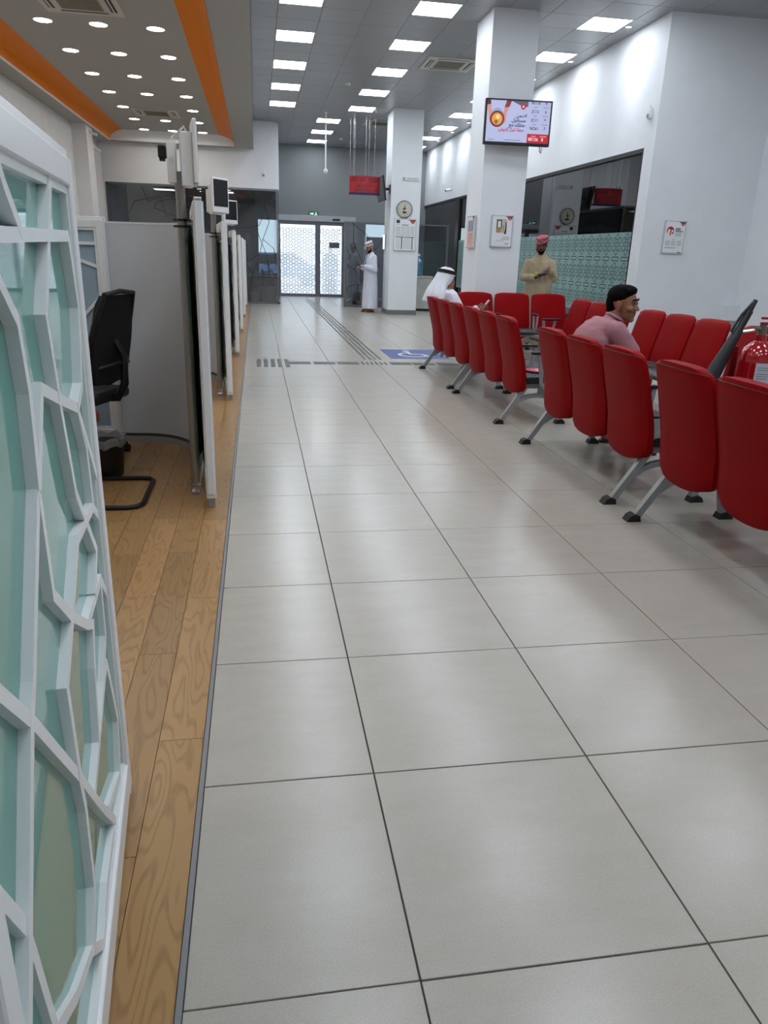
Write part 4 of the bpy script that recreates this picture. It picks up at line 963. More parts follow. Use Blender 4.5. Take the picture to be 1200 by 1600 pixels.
skin_s = MS('skin', (168, 116, 96), .5)
sflat('arm', skin_s, [(.0, .0), (.05, .0), (.065, .2), (.09, .34), (.07, .5), (.05, .55), (.03, .36), (.01, .2)]); sflat('arm', skin_s, [(.27, .16), (.34, .14), (.33, .22), (.31, .3), (.30, .5), (.275, .58), (.26, .5), (.26, .3)]); sflat('sleeve', MS('maroon', (110, 36, 44), .4), [(.30, 0), (.38, 0), (.345, .15), (.27, .17)], 1); sflat('sleeve', MS('maroon2', (70, 30, 40), .4), [(0, 0), (.05, 0), (.055, .1), (0, .12)], 1)
sflat('bowl_cloth', MS('cloth', (120, 130, 160), .5), hexa(.165, .35, .098), 0)
sflat('bowl', MS('bowl', (92, 34, 36), .45), hexa(.165, .45, .115), 2); sflat('bowl_food', MS('food', (176, 122, 62), .5), hexa(.165, .45, .085), 3); sflat('bowl_food', MS('food2', (206, 168, 96), .5), hexa(.175, .40, .035, 8), 4); sflat('bowl_food', MS('food3', (120, 72, 44), .4), hexa(.15, .52, .03, 7), 4)
S90 = Matrix.Rotation(PI / 2, 4, 'X')
def stext(body, u, v, size, m, al='CENTER', bold=.01): return text_mesh('screen_text', body, size, m, scn, Matrix.Translation((ux(u), YS - .0025, vz(v))) @ S90, al, bold)
DK = MS('dark', (40, 36, 52), .1)
stext('\uFEE6\uFEE4\uFEBF\uFE8D', .63, .35, .062, DK, 'RIGHT', .02); stext('\uFEDE\uFE92\uFED8\uFE98\uFEB4\uFEE3', .62, .465, .062, DK, 'RIGHT', .02)
stext('\uFECA\uFEE3 \uFEDA\uFEE0\uFED4\uFEC3', .61, .58, .062, DK, 'RIGHT', .02); stext('\uFEAE\uFEF4\uFED3\uFEEE\uFE98\uFEE0\uFEDF \uFEAD\uFE8E\uFEE4\uFE9B \uFE94\uFEC4\uFEA7', .60, .70, .058, MS('red', (196, 26, 44)), 'RIGHT', .015)
for v, a, c in ((.025, 'BE126', '8'), (.235, 'JC12', '6'), (.44, 'JC11', '9'), (.645, 'NC61', '7')):
    stext(a, .76, v, .052, DK); stext(c, .925, v, .052, DK)
for v in (.13, .34, .545): stext('TICKET', .76, v, .018, DK, bold=0); stext('COUNTER', .925, v, .018, DK, bold=0)
WHT = MS('white', (240, 240, 250))
stext('TICKET', .76, .835, .02, WHT, bold=0); stext('COUNTER', .915, .835, .02, WHT, bold=0); stext('BE126', .76, .91, .056, WHT); stext('8', .905, .91, .056, WHT)
mb = MB(); mb.prism([(ux(.03), vz(.945)), (ux(.13), vz(.945)), (ux(.13), vz(.955)), (ux(.03), vz(.955))], YS - .001, YS).prism([(ux(.30), vz(.945)), (ux(.56), vz(.945)), (ux(.56), vz(.955)), (ux(.30), vz(.955))], YS - .001, YS); mb.build('fine_print', DK, scn)
# --- second TV seen edge-on on far column
t2 = thing('wall_television', 'dark television seen from the side on the clock column', 'television', (3.08, 19.55, 2.97), math.radians(-88))
MT = Matrix.Rotation(math.radians(8), 4, 'X')
MB().box(-.46, .46, -.025, .012, -.28, .28, bev=.005, M=MT).build('casing', M_BLACKP, t2); MB().box(-.44, .44, -.027, -.025, -.262, .262, M=MT).build('screen', mat('tv_grey', (84, 86, 90), .15), t2)
MB().box(-.30, .30, .012, .05, -.18, .18, bev=.01, M=MT).build('rear_cover', M_BLACKP, t2); MB().cyl((.05, .04, 0), (.10, .22, 0), .03, n=10).build('arm', M_DARKM, t2); MB().box(.02, .16, .19, .205, -.1, .1, M=Matrix()).build('wall_plate', M_DARKM, t2)

# --- tactile guide on the floor
tg = thing('tactile_guide', 'dark metal tactile guide bars crossing and running along the tiled floor', 'tactile paving', (0, 0, 0))
M_TACT = mat('tactile_metal', (70, 68, 66), .4, metal=.2)
me_long = B(-.016, .016, -.98, .98, 0, .004, bev=.0015).mesh('guide_bar', M_TACT)
for i in range(4):
    for k in range(7): obj('guide_bar', me_long, tg, (1.53 + .075 * i, 11.75 + 2.0 * k, 0))
me_d = B(-.147, .147, -.024, .024, 0, .005, bev=.0015).mesh('dash', M_TACT)
for x in (.56, .90, 1.23, 1.98, 2.31, 2.66, 3.0):
    for q in (-1.5, -.5, .5, 1.5): obj('dash', me_d, tg, (x, 10.36 + q * .055, 0))
me_e = B(-.027, .027, -.36, .36, 0, .005, bev=.0015).mesh('end_bar', M_TACT)
for x in (.0, .095, .19, .285, .385): obj('end_bar', me_e, tg, (x, 10.32, 0))
me_s = MB().cyl((0, 0, 0), (0, 0, .005), .018, .014, 10).mesh('stud', M_TACT)
for i in range(6):
    for j in range(4): obj('stud', me_s, tg, (1.44 + .065 * i, 10.26 + .065 * j, 0))
# --- blue wheelchair floor sticker
fs = thing('floor_sticker', 'blue floor sticker with a white wheelchair symbol by the far bench', 'sticker', (2.38, 11.42, 0))
B(-.45, .45, -.55, .55, 0, .0015).build('sheet', mat('sticker_blue', (26, 60, 130), .4), fs)
mb = MB()
def strip(mb, pts, w, z0=.0015, z1=.003):
    for a, b_ in zip(pts, pts[1:]):
        a = Vector(a); b_ = Vector(b_); d = (b_ - a).normalized(); n = Vector((-d.y, d.x)) * w / 2
        mb.prism([tuple(a + n), tuple(b_ + n), tuple(b_ - n), tuple(a - n)], z0, z1, 'Z')
strip(mb, [(-.02 + .22 * math.cos(a), -.10 + .22 * math.sin(a)) for a in [PI * .62 + i * PI * 1.2 / 12 for i in range(13)]], .05)
strip(mb, [(-.06, .22), (-.05, -.02), (.12, -.02), (.2, -.28), (.27, -.26)], .06); mb.cyl((-.06, .34, .0015), (-.06, .34, .003), .06, n=16)
mb.build('wheelchair_symbol', M_PRINTW, fs)

# --- fire extinguisher on a trolley
fx = thing('fire_extinguisher', 'tall red wheeled extinguisher with black discharge horn behind the nearest bench', 'extinguisher', (3.20, 4.40, 0))
M_FXR = mat('extinguisher_red', (158, 14, 22), .16, coat=.6)
prof_ = [(.11, .10), (.118, .12), (.118, .86), (.112, .91), (.09, .955), (.055, .985), (.034, 1.0), (.034, 1.04)]
MB().loft([[(r * math.cos(a * PI / 16), r * math.sin(a * PI / 16), z) for a in range(32)] for r, z in prof_]).build('cylinder', M_FXR, fx, ang=50)
MB().cyl((0, 0, 1.04), (0, 0, 1.10), .026, .022, 16).cyl((-.06, 0, 1.075), (.06, 0, 1.075), .014, n=10).build('valve', mat('valve_brass', (110, 110, 96), .3, metal=.8), fx)
MB().box(-.02, .09, -.012, .012, 1.10, 1.118, bev=.003).box(-.02, .10, -.012, .012, 1.135, 1.15, bev=.003).build('lever', mat('lever_red', (150, 16, 22), .4), fx)
lbl = MB(); lr = .1192; a0 = -PI / 2 - .62
for i in range(8):
    aa, ab = a0 + i * .105, a0 + (i + 1) * .105
    lbl.quad((lr * math.cos(aa), lr * math.sin(aa), .69), (lr * math.cos(ab), lr * math.sin(ab), .69), (lr * math.cos(ab), lr * math.sin(ab), .87), (lr * math.cos(aa), lr * math.sin(aa), .87))
lb = lbl.build('label', mat('label_paper', (190, 192, 204), .5), fx)
ln = MB(); lr2 = .1196
for z in (.84, .825, .80, .785, .77, .74, .725, .71):
    for i in range(1, 7):
        aa, ab = a0 + i * .105 + .02, a0 + (i + 1) * .105 - (.03 if i == 6 else 0)
        ln.quad((lr2 * math.cos(aa), lr2 * math.sin(aa), z), (lr2 * math.cos(ab), lr2 * math.sin(ab), z), (lr2 * math.cos(ab), lr2 * math.sin(ab), z + .004), (lr2 * math.cos(aa), lr2 * math.sin(aa), z + .004))
ln.build('print_lines', M_PRINTD, lb)
hb, ht = Vector((-.37, .02, .58)), Vector((-.06, .04, 1.25))
hd_ = (ht - hb)
pts = [hb + hd_ * f for f in (0, .28, .55, .72, .74, .90, .905, 1.0)]
MB().tube(pts, [.062, .050, .037, .030, .025, .024, .018, .014], 16).build('horn', mat('horn_black', (20, 22, 26), .45), fx)
MB().tube([hb + hd_ * .70 + Vector((-.02, 0, 0)), hb + hd_ * .72 + Vector((-.055, 0, -.01)), hb + hd_ * .86 + Vector((-.04, 0, 0)), hb + hd_ * .97 + Vector((-.008, 0, .005))], .009, 8).build('horn_grip', M_BLACKP, fx)
MB().tube([hb + hd_ * .70, hb + hd_ * .66 + Vector((.08, -.02, .04)), (-.04, 0, 1.07)], .012, 8).build('hose', M_STEEL, fx)
MB().box(-.13, .13, -.13, .13, .04, .09, bev=.01).box(-.11, -.07, .11, .14, .05, .95).box(.07, .11, .11, .14, .05, .95).build('trolley', mat('trolley_red', (120, 18, 22), .4), fx)
for s in (-1, 1): MB().cyl((s * .14, .10, .075), (s * .18, .10, .075), .075, n=20).build('wheel', M_BLACKP, fx)

# --- things in the far office: red cabinet, pots, plant
t = thing('red_cabinet', 'low dark red cabinet behind the far office glass', 'cabinet', (.12, 23.95, 0))
B(-.40, .05, -.2, .2, .03, .70, bev=.006).build('body', mat('cabinet_red', (128, 22, 34), .4), t); B(.06, .42, -.2, .2, .03, .68, bev=.006).build('dark_bay', mat('cabinet_dark', (54, 40, 42), .5), t); B(-.42, .44, -.22, .22, .70, .725, bev=.003).build('top', mat('cabinet_top', (150, 140, 138), .4), t); B(-.38, .40, -.18, .18, 0, .03).build('plinth', M_BLACKP, t)
for i, x in enumerate((-.02, .18)):
    v_ = thing('white_vase', ['left', 'right'][i] + ' of two small pale vases on the red cabinet', 'vase', (x, 23.9, .725), 0, 'pale vases on the red cabinet')
    MB().loft([[(r * math.cos(a * PI / 10), r * math.sin(a * PI / 10), z) for a in range(20)] for r, z in ((.05, 0), (.07, .05), (.065, .12), (.035, .16), (.042, .19))]).build('vase_body', mat('vase_white', (170, 174, 174), .4), v_, ang=60); MB().tube([(.042 * math.cos(a * PI / 8), .042 * math.sin(a * PI / 8), .19) for a in range(16)], .006, 6, closed=True).build('lip', mat('vase_white', (170, 174, 174)), v_)
def pot(name, label, loc, r, h, rgb, fluted=0):
    t = thing(name, label, 'pot', loc)
    def rr(f, a): return r * (.78 + .22 * f) * (1 + (.03 * math.cos(a * 8) if fluted else 0))
    MB().loft([[(rr(f, a * PI / 16) * math.cos(a * PI / 16), rr(f, a * PI / 16) * math.sin(a * PI / 16), h * f) for a in range(32)] for f in (0, .1, .5, .9, 1)] + [[(r * .9 * math.cos(a * PI / 16), r * .9 * math.sin(a * PI / 16), h * f) for a in range(32)] for f in (1, .88)]).build('pot_body', mat(name + '_clay', rgb, .5), t, ang=50)
    MB().cyl((0, 0, h * .84), (0, 0, h * .9), r * .88, n=20).build('soil', mat('soil', (46, 36, 28), .9), t)
    return t
M_LEAF = mat('dark_leaf', (30, 44, 30), .5)
def leaf_mesh(L, w, droop):
    mb = MB(); n = 7; A = []; Bq = []
    for i in range(n + 1):
        f = i / n; x = L * f * (1 - .25 * droop * f); z = L * (.55 * f - droop * f * f); ww = w * math.sin(min(1, f * 1.15 + .08) * PI) ** .7 if f < 1 else .001
        A.append((x, ww, z + abs(ww) * .4)); Bq.append((x, -ww, z + abs(ww) * .4))
    C_ = [(a[0], 0, a[2] - abs(a[1]) * .4) for a in A]
    for i in range(n):
        mb.quad(A[i], A[i + 1], C_[i + 1], C_[i]); mb.quad(C_[i], C_[i + 1], Bq[i + 1], Bq[i])
    return mb.mesh('leaf', M_LEAF)
LV = [leaf_mesh(.42, .018, .9), leaf_mesh(.5, .02, 1.2), leaf_mesh(.34, .02, .5)]
p1 = pot('grey_pot', 'large grey planter with a dark tall plant behind the far office glass', (.36, 23.15, 0), .23, .47, (120, 126, 130))
MB().tube([(0, 0, .4), (.02, .01, .7), (-.01, .02, 1.0), (.01, 0, 1.2)], [.03, .026, .022, .015], 8).build('stem', mat('stem_brown', (58, 46, 34), .8), p1)
for i in range(30):
    a = i * 2.4; z = .75 + .5 * (i / 30); l_ = obj('leaf', LV[i % 3], p1, (0, 0, z), 0); l_.rotation_euler = (random.uniform(-.2, .2), random.uniform(-.5, .3), a)
p2 = pot('white_pot', 'small white pot with a low plant beside the grey planter', (-.06, 23.1, 0), .15, .28, (206, 208, 206), 1)
for i in range(12):
    l_ = obj('leaf', LV[2], p2, (0, 0, .22), 0); l_.rotation_euler = (0, random.uniform(-.2, .5), i * .6); l_.scale = (.55, 1.4, .55)
# --- water dispenser bottle and marble counter behind far column
t = thing('marble_counter', 'pale marble counter block right of the clock column', 'counter', (4.52, 21.0, 0))
B(-.42, .24, -.25, .25, .06, .88, bev=.004).build('body', M_MARB, t); B(-.44, .26, -.27, .27, .88, .92, bev=.004).build('top', M_MARB, t); B(-.40, .22, -.22, .25, 0, .06).build('plinth', M_BLACKP, t)
t = thing('water_bottle', 'large blue water bottle on the marble counter', 'bottle', (4.40, 20.95, .92))
M_WATER = mat('blue_polycarbonate', (74, 118, 146), .08, spec=.8)
MB().loft([[(r * math.cos(a * PI / 12), r * math.sin(a * PI / 12), z) for a in range(24)] for r, z in ((.13, 0), (.138, .02), (.138, .10), (.130, .115), (.138, .13), (.138, .24), (.130, .255), (.138, .27), (.135, .36), (.10, .42), (.035, .46), (.03, .52))]).build('bottle_body', M_WATER, t, ang=60); MB().cyl((0, 0, .52), (0, 0, .58), .036, n=16).build('cap', M_WHITE, t)
# --- gold and silver emblem on navy wall
em = thing('wall_emblem', 'gold and silver calligraphic emblem on the navy wall behind the glass', 'emblem', (6.62, 25.17, 1.44))
mb = MB(); mb.tube([(-.10, 0, -.34), (-.16, 0, -.12), (-.05, 0, .06), (-.12, 0, .22), (.02, 0, .42)], [.03, .06, .05, .045, .015], 8).tube([(-.14, 0, -.30), (.0, 0, -.22), (.03, 0, -.02), (-.05, 0, .12)], [.04, .035, .04, .02], 8); mb.build('gold_stroke', mat('emblem_gold', (190, 146, 62), .3, metal=.8), em)
MB().tube([(.05, -.02, .78), (.04, -.02, .40), (.10, -.02, .1), (.24, -.02, -.10), (.26, -.02, -.32), (.14, -.02, -.46)], [.012, .03, .032, .034, .034, .012], 8).tube([(.02, -.02, -.30), (.10, -.02, -.05), (.22, -.02, .12)], [.012, .022, .012], 8).build('silver_stroke', mat('emblem_silver', (226, 226, 228), .2, metal=.6), em)
# --- chandelier behind right glass
ch = thing('chandelier', 'amber crystal chandelier glowing behind the right glass', 'chandelier', (7.1, 17.0, 3.0))
MB().cyl((0, 0, .12), (0, 0, .6), .012, n=8).build('stem', M_DARKM, ch)
M_AMB = mat('amber_crystal', (255, 190, 120), .3, emit=2.2)
for r, z, n in ((.30, .10, 18), (.20, .0, 12), (.10, -.10, 7)):
    for i in range(n):
        a = 2 * PI * i / n
        MB().loft([[(r * math.cos(a) + q * math.cos(b_ * PI / 3), r * math.sin(a) + q * math.sin(b_ * PI / 3), z + zz) for b_ in range(6)] for q, zz in ((.006, -.08), (.026, -.01), (.02, .05), (.004, .07))]).build('crystal', M_AMB, ch)
# --- handbag by the entrance screen
t = thing('handbag', 'dark handbag standing on the floor behind the entrance screen', 'bag', (3.02, 22.6, 0), .2)
MB().loft([[(sx * hx_, sy * hy, z) for sx, sy in ((-1, -1), (1, -1), (1, 1), (-1, 1))] for hx_, hy, z in ((.20, .09, 0), (.22, .10, .06), (.20, .08, .32), (.17, .05, .36))]).build('bag_body', mat('bag_maroon', (58, 22, 24), .5), t)
MB().tube([(-.12, 0, .34), (-.12, 0, .50), (-.06, 0, .58), (.06, 0, .58), (.12, 0, .50), (.12, 0, .34)], .014, 8).build('handle', M_BLACKP, t)
# --- car outside
car = thing('parked_car', 'pale blue car parked outside, seen through the entrance glass', 'car', (1.0, 36.0, -.03))
side = [(-2.1, .35), (-2.1, .75), (-1.5, .9), (-.9, 1.4), (.7, 1.42), (1.4, .95), (2.05, .8), (2.1, .35)]
MB().prism(side, -.8, .8).build('body', mat('car_blue', (104, 132, 176), .3, coat=.5), car)
MB().prism([(-1.3, .92), (-.85, 1.33), (.62, 1.35), (1.15, .95)], -.81, .81).build('windows', mat('car_glass', (30, 34, 40), .1), car)
for x in (-1.3, 1.3):
    for s in (-1, 1): MB().cyl((x, s * .65, .33), (x, s * .84, .33), .33, n=20).build('wheel', M_BLACKP, car)

# ================================================================== PEOPLE
def remesh(mb, vox, smooth=4, fac=.5):
    me = bpy.data.meshes.new('tmp'); mb.bm.to_mesh(me); mb.bm.free()
    o = bpy.data.objects.new('tmp', me); COL.objects.link(o)
    r = o.modifiers.new('r', 'REMESH'); r.mode = 'VOXEL'; r.voxel_size = vox; r.adaptivity = 0
    s_ = o.modifiers.new('s', 'SMOOTH'); s_.factor = fac; s_.iterations = smooth
    dg = bpy.context.evaluated_depsgraph_get(); out = bpy.data.meshes.new_from_object(o.evaluated_get(dg))
    bpy.data.objects.remove(o); bpy.data.meshes.remove(me)
    for p in out.polygons: p.use_smooth = True
    return out
from mathutils import noise as _nz
def fin(name, mb, vox, m, parent, smooth=4, wr=None):
    me = remesh(mb, vox, smooth)
    if wr:
        amp, s1, s2 = wr; nrm = [v.normal.copy() for v in me.vertices]
        for v, n in zip(me.vertices, nrm):
            c = v.co; q_ = _nz.noise(Vector((c.x * s1 + c.z * 2, c.y * s1, c.z * s2))) + .5 * _nz.noise(Vector((c.x * s1 * 2, c.y * s1 * 2 + c.z * 5, c.z * s2 * 2 + 7)))
            v.co = c + n * amp * q_
    me.name = name; me.materials.append(m); return obj(name, me, parent)
class XF:
    """adds primitives through a matrix"""
    def __init__(s, mb, M): s.mb = mb; s.M = M
    def p(s, v): return s.M @ Vector(v)
    def cap(s, a, b_, r0, r1=None, n=12): s.mb.cap(s.p(a), s.p(b_), r0, r1, n); return s
    def sph(s, c, r, n=16):
        r = (r, r, r) if not hasattr(r, '__len__') else r
        t = bmesh.new(); bmesh.ops.create_uvsphere(t, u_segments=n, v_segments=n // 2, radius=1)
        s.mb._add(t, s.M @ Matrix.Translation(c) @ Matrix.Diagonal((r[0], r[1], r[2], 1))); return s
def head(mb, M):
    """head facing +x about its centre; chin to crown .23"""
    x = XF(mb, M)
    x.sph((-.018, 0, .032), (.096, .077, .088), 20).sph((.02, 0, -.005), (.072, .066, .085)).sph((.030, 0, -.055), (.058, .054, .055)).sph((.062, 0, -.090), (.026, .030, .022))
    x.cap((.076, 0, .020), (.102, 0, -.018), .009, .014).sph((.094, .012, -.022), .010, 10).sph((.094, -.012, -.022), .010, 10)
    x.cap((.070, .040, .036), (.082, .010, .033), .010, .010).cap((.070, -.040, .036), (.082, -.010, .033), .010, .010)
    x.sph((.062, .044, -.018), (.026, .022, .02)).sph((.062, -.044, -.018), (.026, .022, .02))
    x.cap((.078, .018, -.052), (.086, 0, -.050), .008, .009).cap((.078, -.018, -.052), (.086, 0, -.050), .008, .009).cap((.078, .014, -.064), (.084, 0, -.064), .009, .009).cap((.078, -.014, -.064), (.084, 0, -.064), .009, .009)
    for s in (-1, 1): x.sph((-.008, s * .077, -.004), (.020, .009, .032), 12).sph((-.004, s * .080, -.028), (.012, .008, .012), 10)
def face_bits(t, M, beard=None, brow=(18, 14, 12), parent=None):
    x = MB(); y = MB(); z = MB(); b_ = MB()
    for s in (-1, 1):
        XF(x, M).sph((.0755, s * .031, .014), (.010, .013, .0065), 12); XF(y, M).sph((.0830, s * .031, .0135), (.004, .0065, .006), 10); XF(y, M).cap((.078, s * .044, .019), (.086, s * .031, .0225), .0022, .0028).cap((.086, s * .031, .0225), (.085, s * .019, .019), .0028, .002)
        XF(z, M).cap((.071, s * .047, .041), (.085, s * .029, .046), .0045, .006).cap((.085, s * .029, .046), (.090, s * .013, .042), .006, .005)
        XF(b_, M).cap((.069, s * .044, .019), (.079, s * .031, .024), .0045, .005).cap((.079, s * .031, .024), (.078, s * .019, .018), .005, .004)
    x.build('eye', mat('eye_white', (96, 84, 76), .5), parent or t, ang=80); y.build('iris', mat('iris_dark', (24, 16, 12), .2), parent or t, ang=80); z.build('eyebrow', HAIR, parent or t, ang=80)
    b_.bm.free()
def hand(mb, M, curl=.5, side=1):
    """hand at the wrist origin, fingers along +x, palm facing -z, thumb on +y*side; five fingers"""
    x = XF(mb, M)
    x.cap((-.03, 0, 0), (.02, 0, 0), .026, .027).sph((.045, 0, 0), (.048, .040, .016), 14).cap((.01, .022 * side, 0), (.03, .03 * side, 0), .017, .015)
    for i, (yy, L) in enumerate(((.030, .072), (.011, .082), (-.009, .076), (-.028, .060))):
        yy *= side; p = Vector((.083 - (.006 if i in (0, 3) else 0), yy, 0)); a = -.12 - curl * .5; r = .0088
        for sg, f in enumerate((.45, .32, .25)):
            q = p + Vector((math.cos(a), 0, math.sin(a))) * L * f; x.cap(p, q, r, r * .93, 10); p = q; r *= .93; a -= curl * .8
    p = Vector((.012, .034 * side, -.004)); q = p + Vector((.030, .024 * side, -.010)); x.cap(p, q, .0115, .0105, 10); x.cap(q, q + Vector((.030, .006 * side, -.012)), .0105, .009, 10)
def HM(loc, yaw=0, pitch=0, roll=0): return Matrix.Translation(loc) @ Matrix.Rotation(yaw, 4, 'Z') @ Matrix.Rotation(pitch, 4, 'Y') @ Matrix.Rotation(roll, 4, 'X')
def aim(loc, d, up=(0, 0, 1)):
    d = Vector(d).normalized(); up = Vector(up); y = up.cross(d).normalized(); z = d.cross(y)
    return Matrix(((d.x, y.x, z.x, loc[0]), (d.y, y.y, z.y, loc[1]), (d.z, y.z, z.z, loc[2]), (0, 0, 0, 1)))
def rings_loft(mb, spec, n=40, folds=0, seed=0, nf=9):
    rnd = random.Random(seed); ph = [rnd.uniform(0, 6.28) for _ in range(4)]; R = []
    for (cx_, cy, z, rx, ry, fa) in spec:
        ring = []
        for k in range(n):
            a = 2 * PI * k / n
            f = 1 + folds * fa * (math.sin(nf * a + ph[0] + z * .8) * .6 + math.sin((nf + 5) * a + ph[1] - z) * .4)
            ring.append((cx_ + rx * math.cos(a) * f, cy + ry * math.sin(a) * f, z))
        R.append(ring)
    mb.loft(R); return mb
SKIN = mat('skin_brown', (138, 92, 68), .5); SKIN2 = mat('skin_deep', (104, 68, 52), .5); SKIN3 = mat('skin_tan', (146, 100, 76), .5)
HAIR = mat('hair_black', (5, 4, 4), .8, spec=.1)

# ---- 1. man in white robe and embroidered cap, standing at far column, facing local +x
def standing(name, label, loc, rz, robe_m, skin, spec, arms, folds, headM, feet_m, seed=1, hands=None):
    t = thing(name, label, 'person', loc, rz)
    b_ = MB(); head(b_, headM)
    hc = headM.translation
    b_.cap(hc + Vector((-.03, 0, -.06)), (-.01, 0, 1.38), .052, .060).cap((-.01, .12, 1.36), (-.01, -.12, 1.36), .07).cap((0, 0, 1.32), (0, 0, .95), .12, .11)
    for s in (-1, 1):
        b_.cap((0, s * .09, .95), (.01, s * .09, .50), .075, .055).cap((.01, s * .09, .50), (0, s * .09, .09), .052, .035).cap((-.03, s * .09, .045), (.15, s * .10, .035), .036, .03)
    for i, (sh_, el, wr) in enumerate(arms):
        b_.cap(sh_, el, .045, .038).cap(el, wr, .036, .026)
        hand(b_, hands[i] if hands else aim(wr, Vector(wr) - Vector(el)), .55, 1 if i == 0 else -1)
    fin('body', b_, .0062, skin, t, 3)
    r = MB(); rings_loft(r, spec, 44, folds, seed)
    for (sh_, el, wr) in arms:
        el2 = Vector(el); w2 = Vector(wr) + (el2 - Vector(wr)).normalized() * .03
        r.cap(sh_, el2, .072, .068).cap(el2, w2, .068, .055).sph(el2 + Vector((-.005, 0, -.03)), .066)
    fin('robe', r, .011, robe_m, t, 5, (.012, 11, 3.2))
    s_ = MB()
    for s in (-1, 1): s_.cap((-.05, s * .09, .013), (.165, s * .10, .013), .045, .042); 
    for v in s_.bm.verts: v.co.z = max(0.0, min(v.co.z, .026))
    s_.build('sandals', feet_m, t, ang=50)
    return t
M_ROBEW = mat('white_robe', (206, 210, 224), .8, noise=(5, .03)); M_ROBEB = mat('beige_robe', (176, 160, 130), .8, noise=(5, .03))
RSPEC = [(0, 0, .09, .20, .245, 1), (0, 0, .30, .19, .235, 1), (0, 0, .60, .178, .222, .8), (0, 0, .90, .165, .205, .5), (0, 0, 1.08, .152, .195, .3), (0, 0, 1.25, .145, .20, .15), (-.005, 0, 1.36, .13, .205, .1), (-.01, 0, 1.42, .10, .165, 0), (-.015, 0, 1.465, .068, .085, 0), (-.015, 0, 1.50, .062, .066, 0)]
HM1 = HM((.035, 0, 1.60), .05, .42)
armsL = [((-.01, .19, 1.37), (.0, .25, 1.09), (.235, .12, 1.14)), ((-.01, -.19, 1.37), (.0, -.25, 1.09), (.235, -.10, 1.12))]
p1_ = standing('person', 'man in a long white robe and patterned cap reading a phone beside the clock column', (2.93, 20.0, 0), math.radians(198), M_ROBEW, SKIN3, RSPEC, armsL, .05, HM1, mat('brown_leather', (92, 58, 40), .6), 3)
face_bits(p1_, HM1)
mb = MB(); XF(mb, HM1).sph((.030, 0, -.075), (.062, .060, .05)).sph((.05, 0, -.10), (.045, .045, .03)).cap((.02, .06, -.01), (.03, .058, -.06), .012).cap((.02, -.06, -.01), (.03, -.058, -.06), .012).cap((.088, .02, -.04), (.088, -.02, -.04), .008)
fin('beard', mb, .006, HAIR, p1_, 3)
cp_ = MB(); RR = []
for r_, z in ((.094, .055), (.098, .075), (.094, .145), (.088, .152), (.05, .158)):
    RR.append([HM1 @ Vector((-.018 + r_ * 1.06 * math.cos(a * PI / 14), r_ * .86 * math.sin(a * PI / 14), z)) for a in range(28)])
cp_.loft(RR); cpo = cp_.build('embroidered_cap', mat('cap_white', (216, 216, 218), .8), p1_, ang=50)
mb = MB()
for a in range(14):
    an = a * PI / 7; q = HM1 @ Matrix.Translation((-.018, 0, .108)) @ Matrix.Rotation(an, 4, 'Z')
    mb.box(.0985, .1035, -.010, .010, -.026, .016, M=q @ Matrix.Diagonal((1.03, 1, 1, 1)) @ Matrix.Translation((-.006 * abs(math.sin(an)) * 2, 0, 0)) @ Matrix.Rotation(.785 * (a % 2), 4, 'X'))
mb.build('cap_embroidery', mat('cap_thread', (58, 66, 64), .8), cpo)
ph = thing('mobile_phone', 'dark phone held by the man in the patterned cap', 'phone', (2.93, 20.0, 0), math.radians(198))
MB().box(-.075, .075, -.036, .036, -.005, .005, bev=.003, M=aim((.33, .01, 1.165), (.8, .1, .42))).build('phone_body', M_BLACKP, ph); MB().box(-.068, .068, -.032, .032, .0052, .006, M=aim((.33, .01, 1.165), (.8, .1, .42))).build('phone_screen', M_SCREENK, ph)
ln_ = MB().tube([(.12, .05, 1.44), (.145, .03, 1.30), (.155, 0, 1.18)], .007, 6).tube([(.12, -.05, 1.44), (.145, -.03, 1.30), (.155, 0, 1.18)], .007, 6).build('lanyard', mat('lanyard_navy', (44, 50, 78), .7), p1_)
po_ = standing('person', 'dim figure in a dark robe outside the right door leaf', (2.72, 29.0, -.03), math.radians(-80), mat('slate_robe', (84, 90, 112), .8), SKIN3, RSPEC, [((-.01, .19, 1.37), (.0, .24, 1.10), (.03, .24, .86)), ((-.01, -.19, 1.37), (.0, -.24, 1.10), (.03, -.24, .86))], .05, HM((.02, 0, 1.60)), M_BLACKP, 6)
mb = MB(); XF(mb, HM((.02, 0, 1.60))).sph((-.02, 0, .05), (.105, .09, .085), 18); fin('headwear', mb, .01, mat('slate_cap', (96, 100, 118), .8), po_, 2)
# ---- 2. man in beige robe and red headcloth, facing the camera
RS2 = [(0, 0, .10, .19, .26, 1), (0, 0, .35, .185, .25, 1), (0, 0, .70, .175, .235, .8), (0, 0, .95, .165, .22, .5), (0, 0, 1.12, .155, .212, .3), (0, 0, 1.30, .15, .198, .15), (-.005, 0, 1.41, .130, .190, .1), (-.01, 0, 1.475, .10, .135, 0), (-.015, 0, 1.535, .068, .085, 0), (-.015, 0, 1.565, .062, .066, 0)]
S2 = 1.0
HM2 = HM((.045, 0, 1.675), -.12, .36)
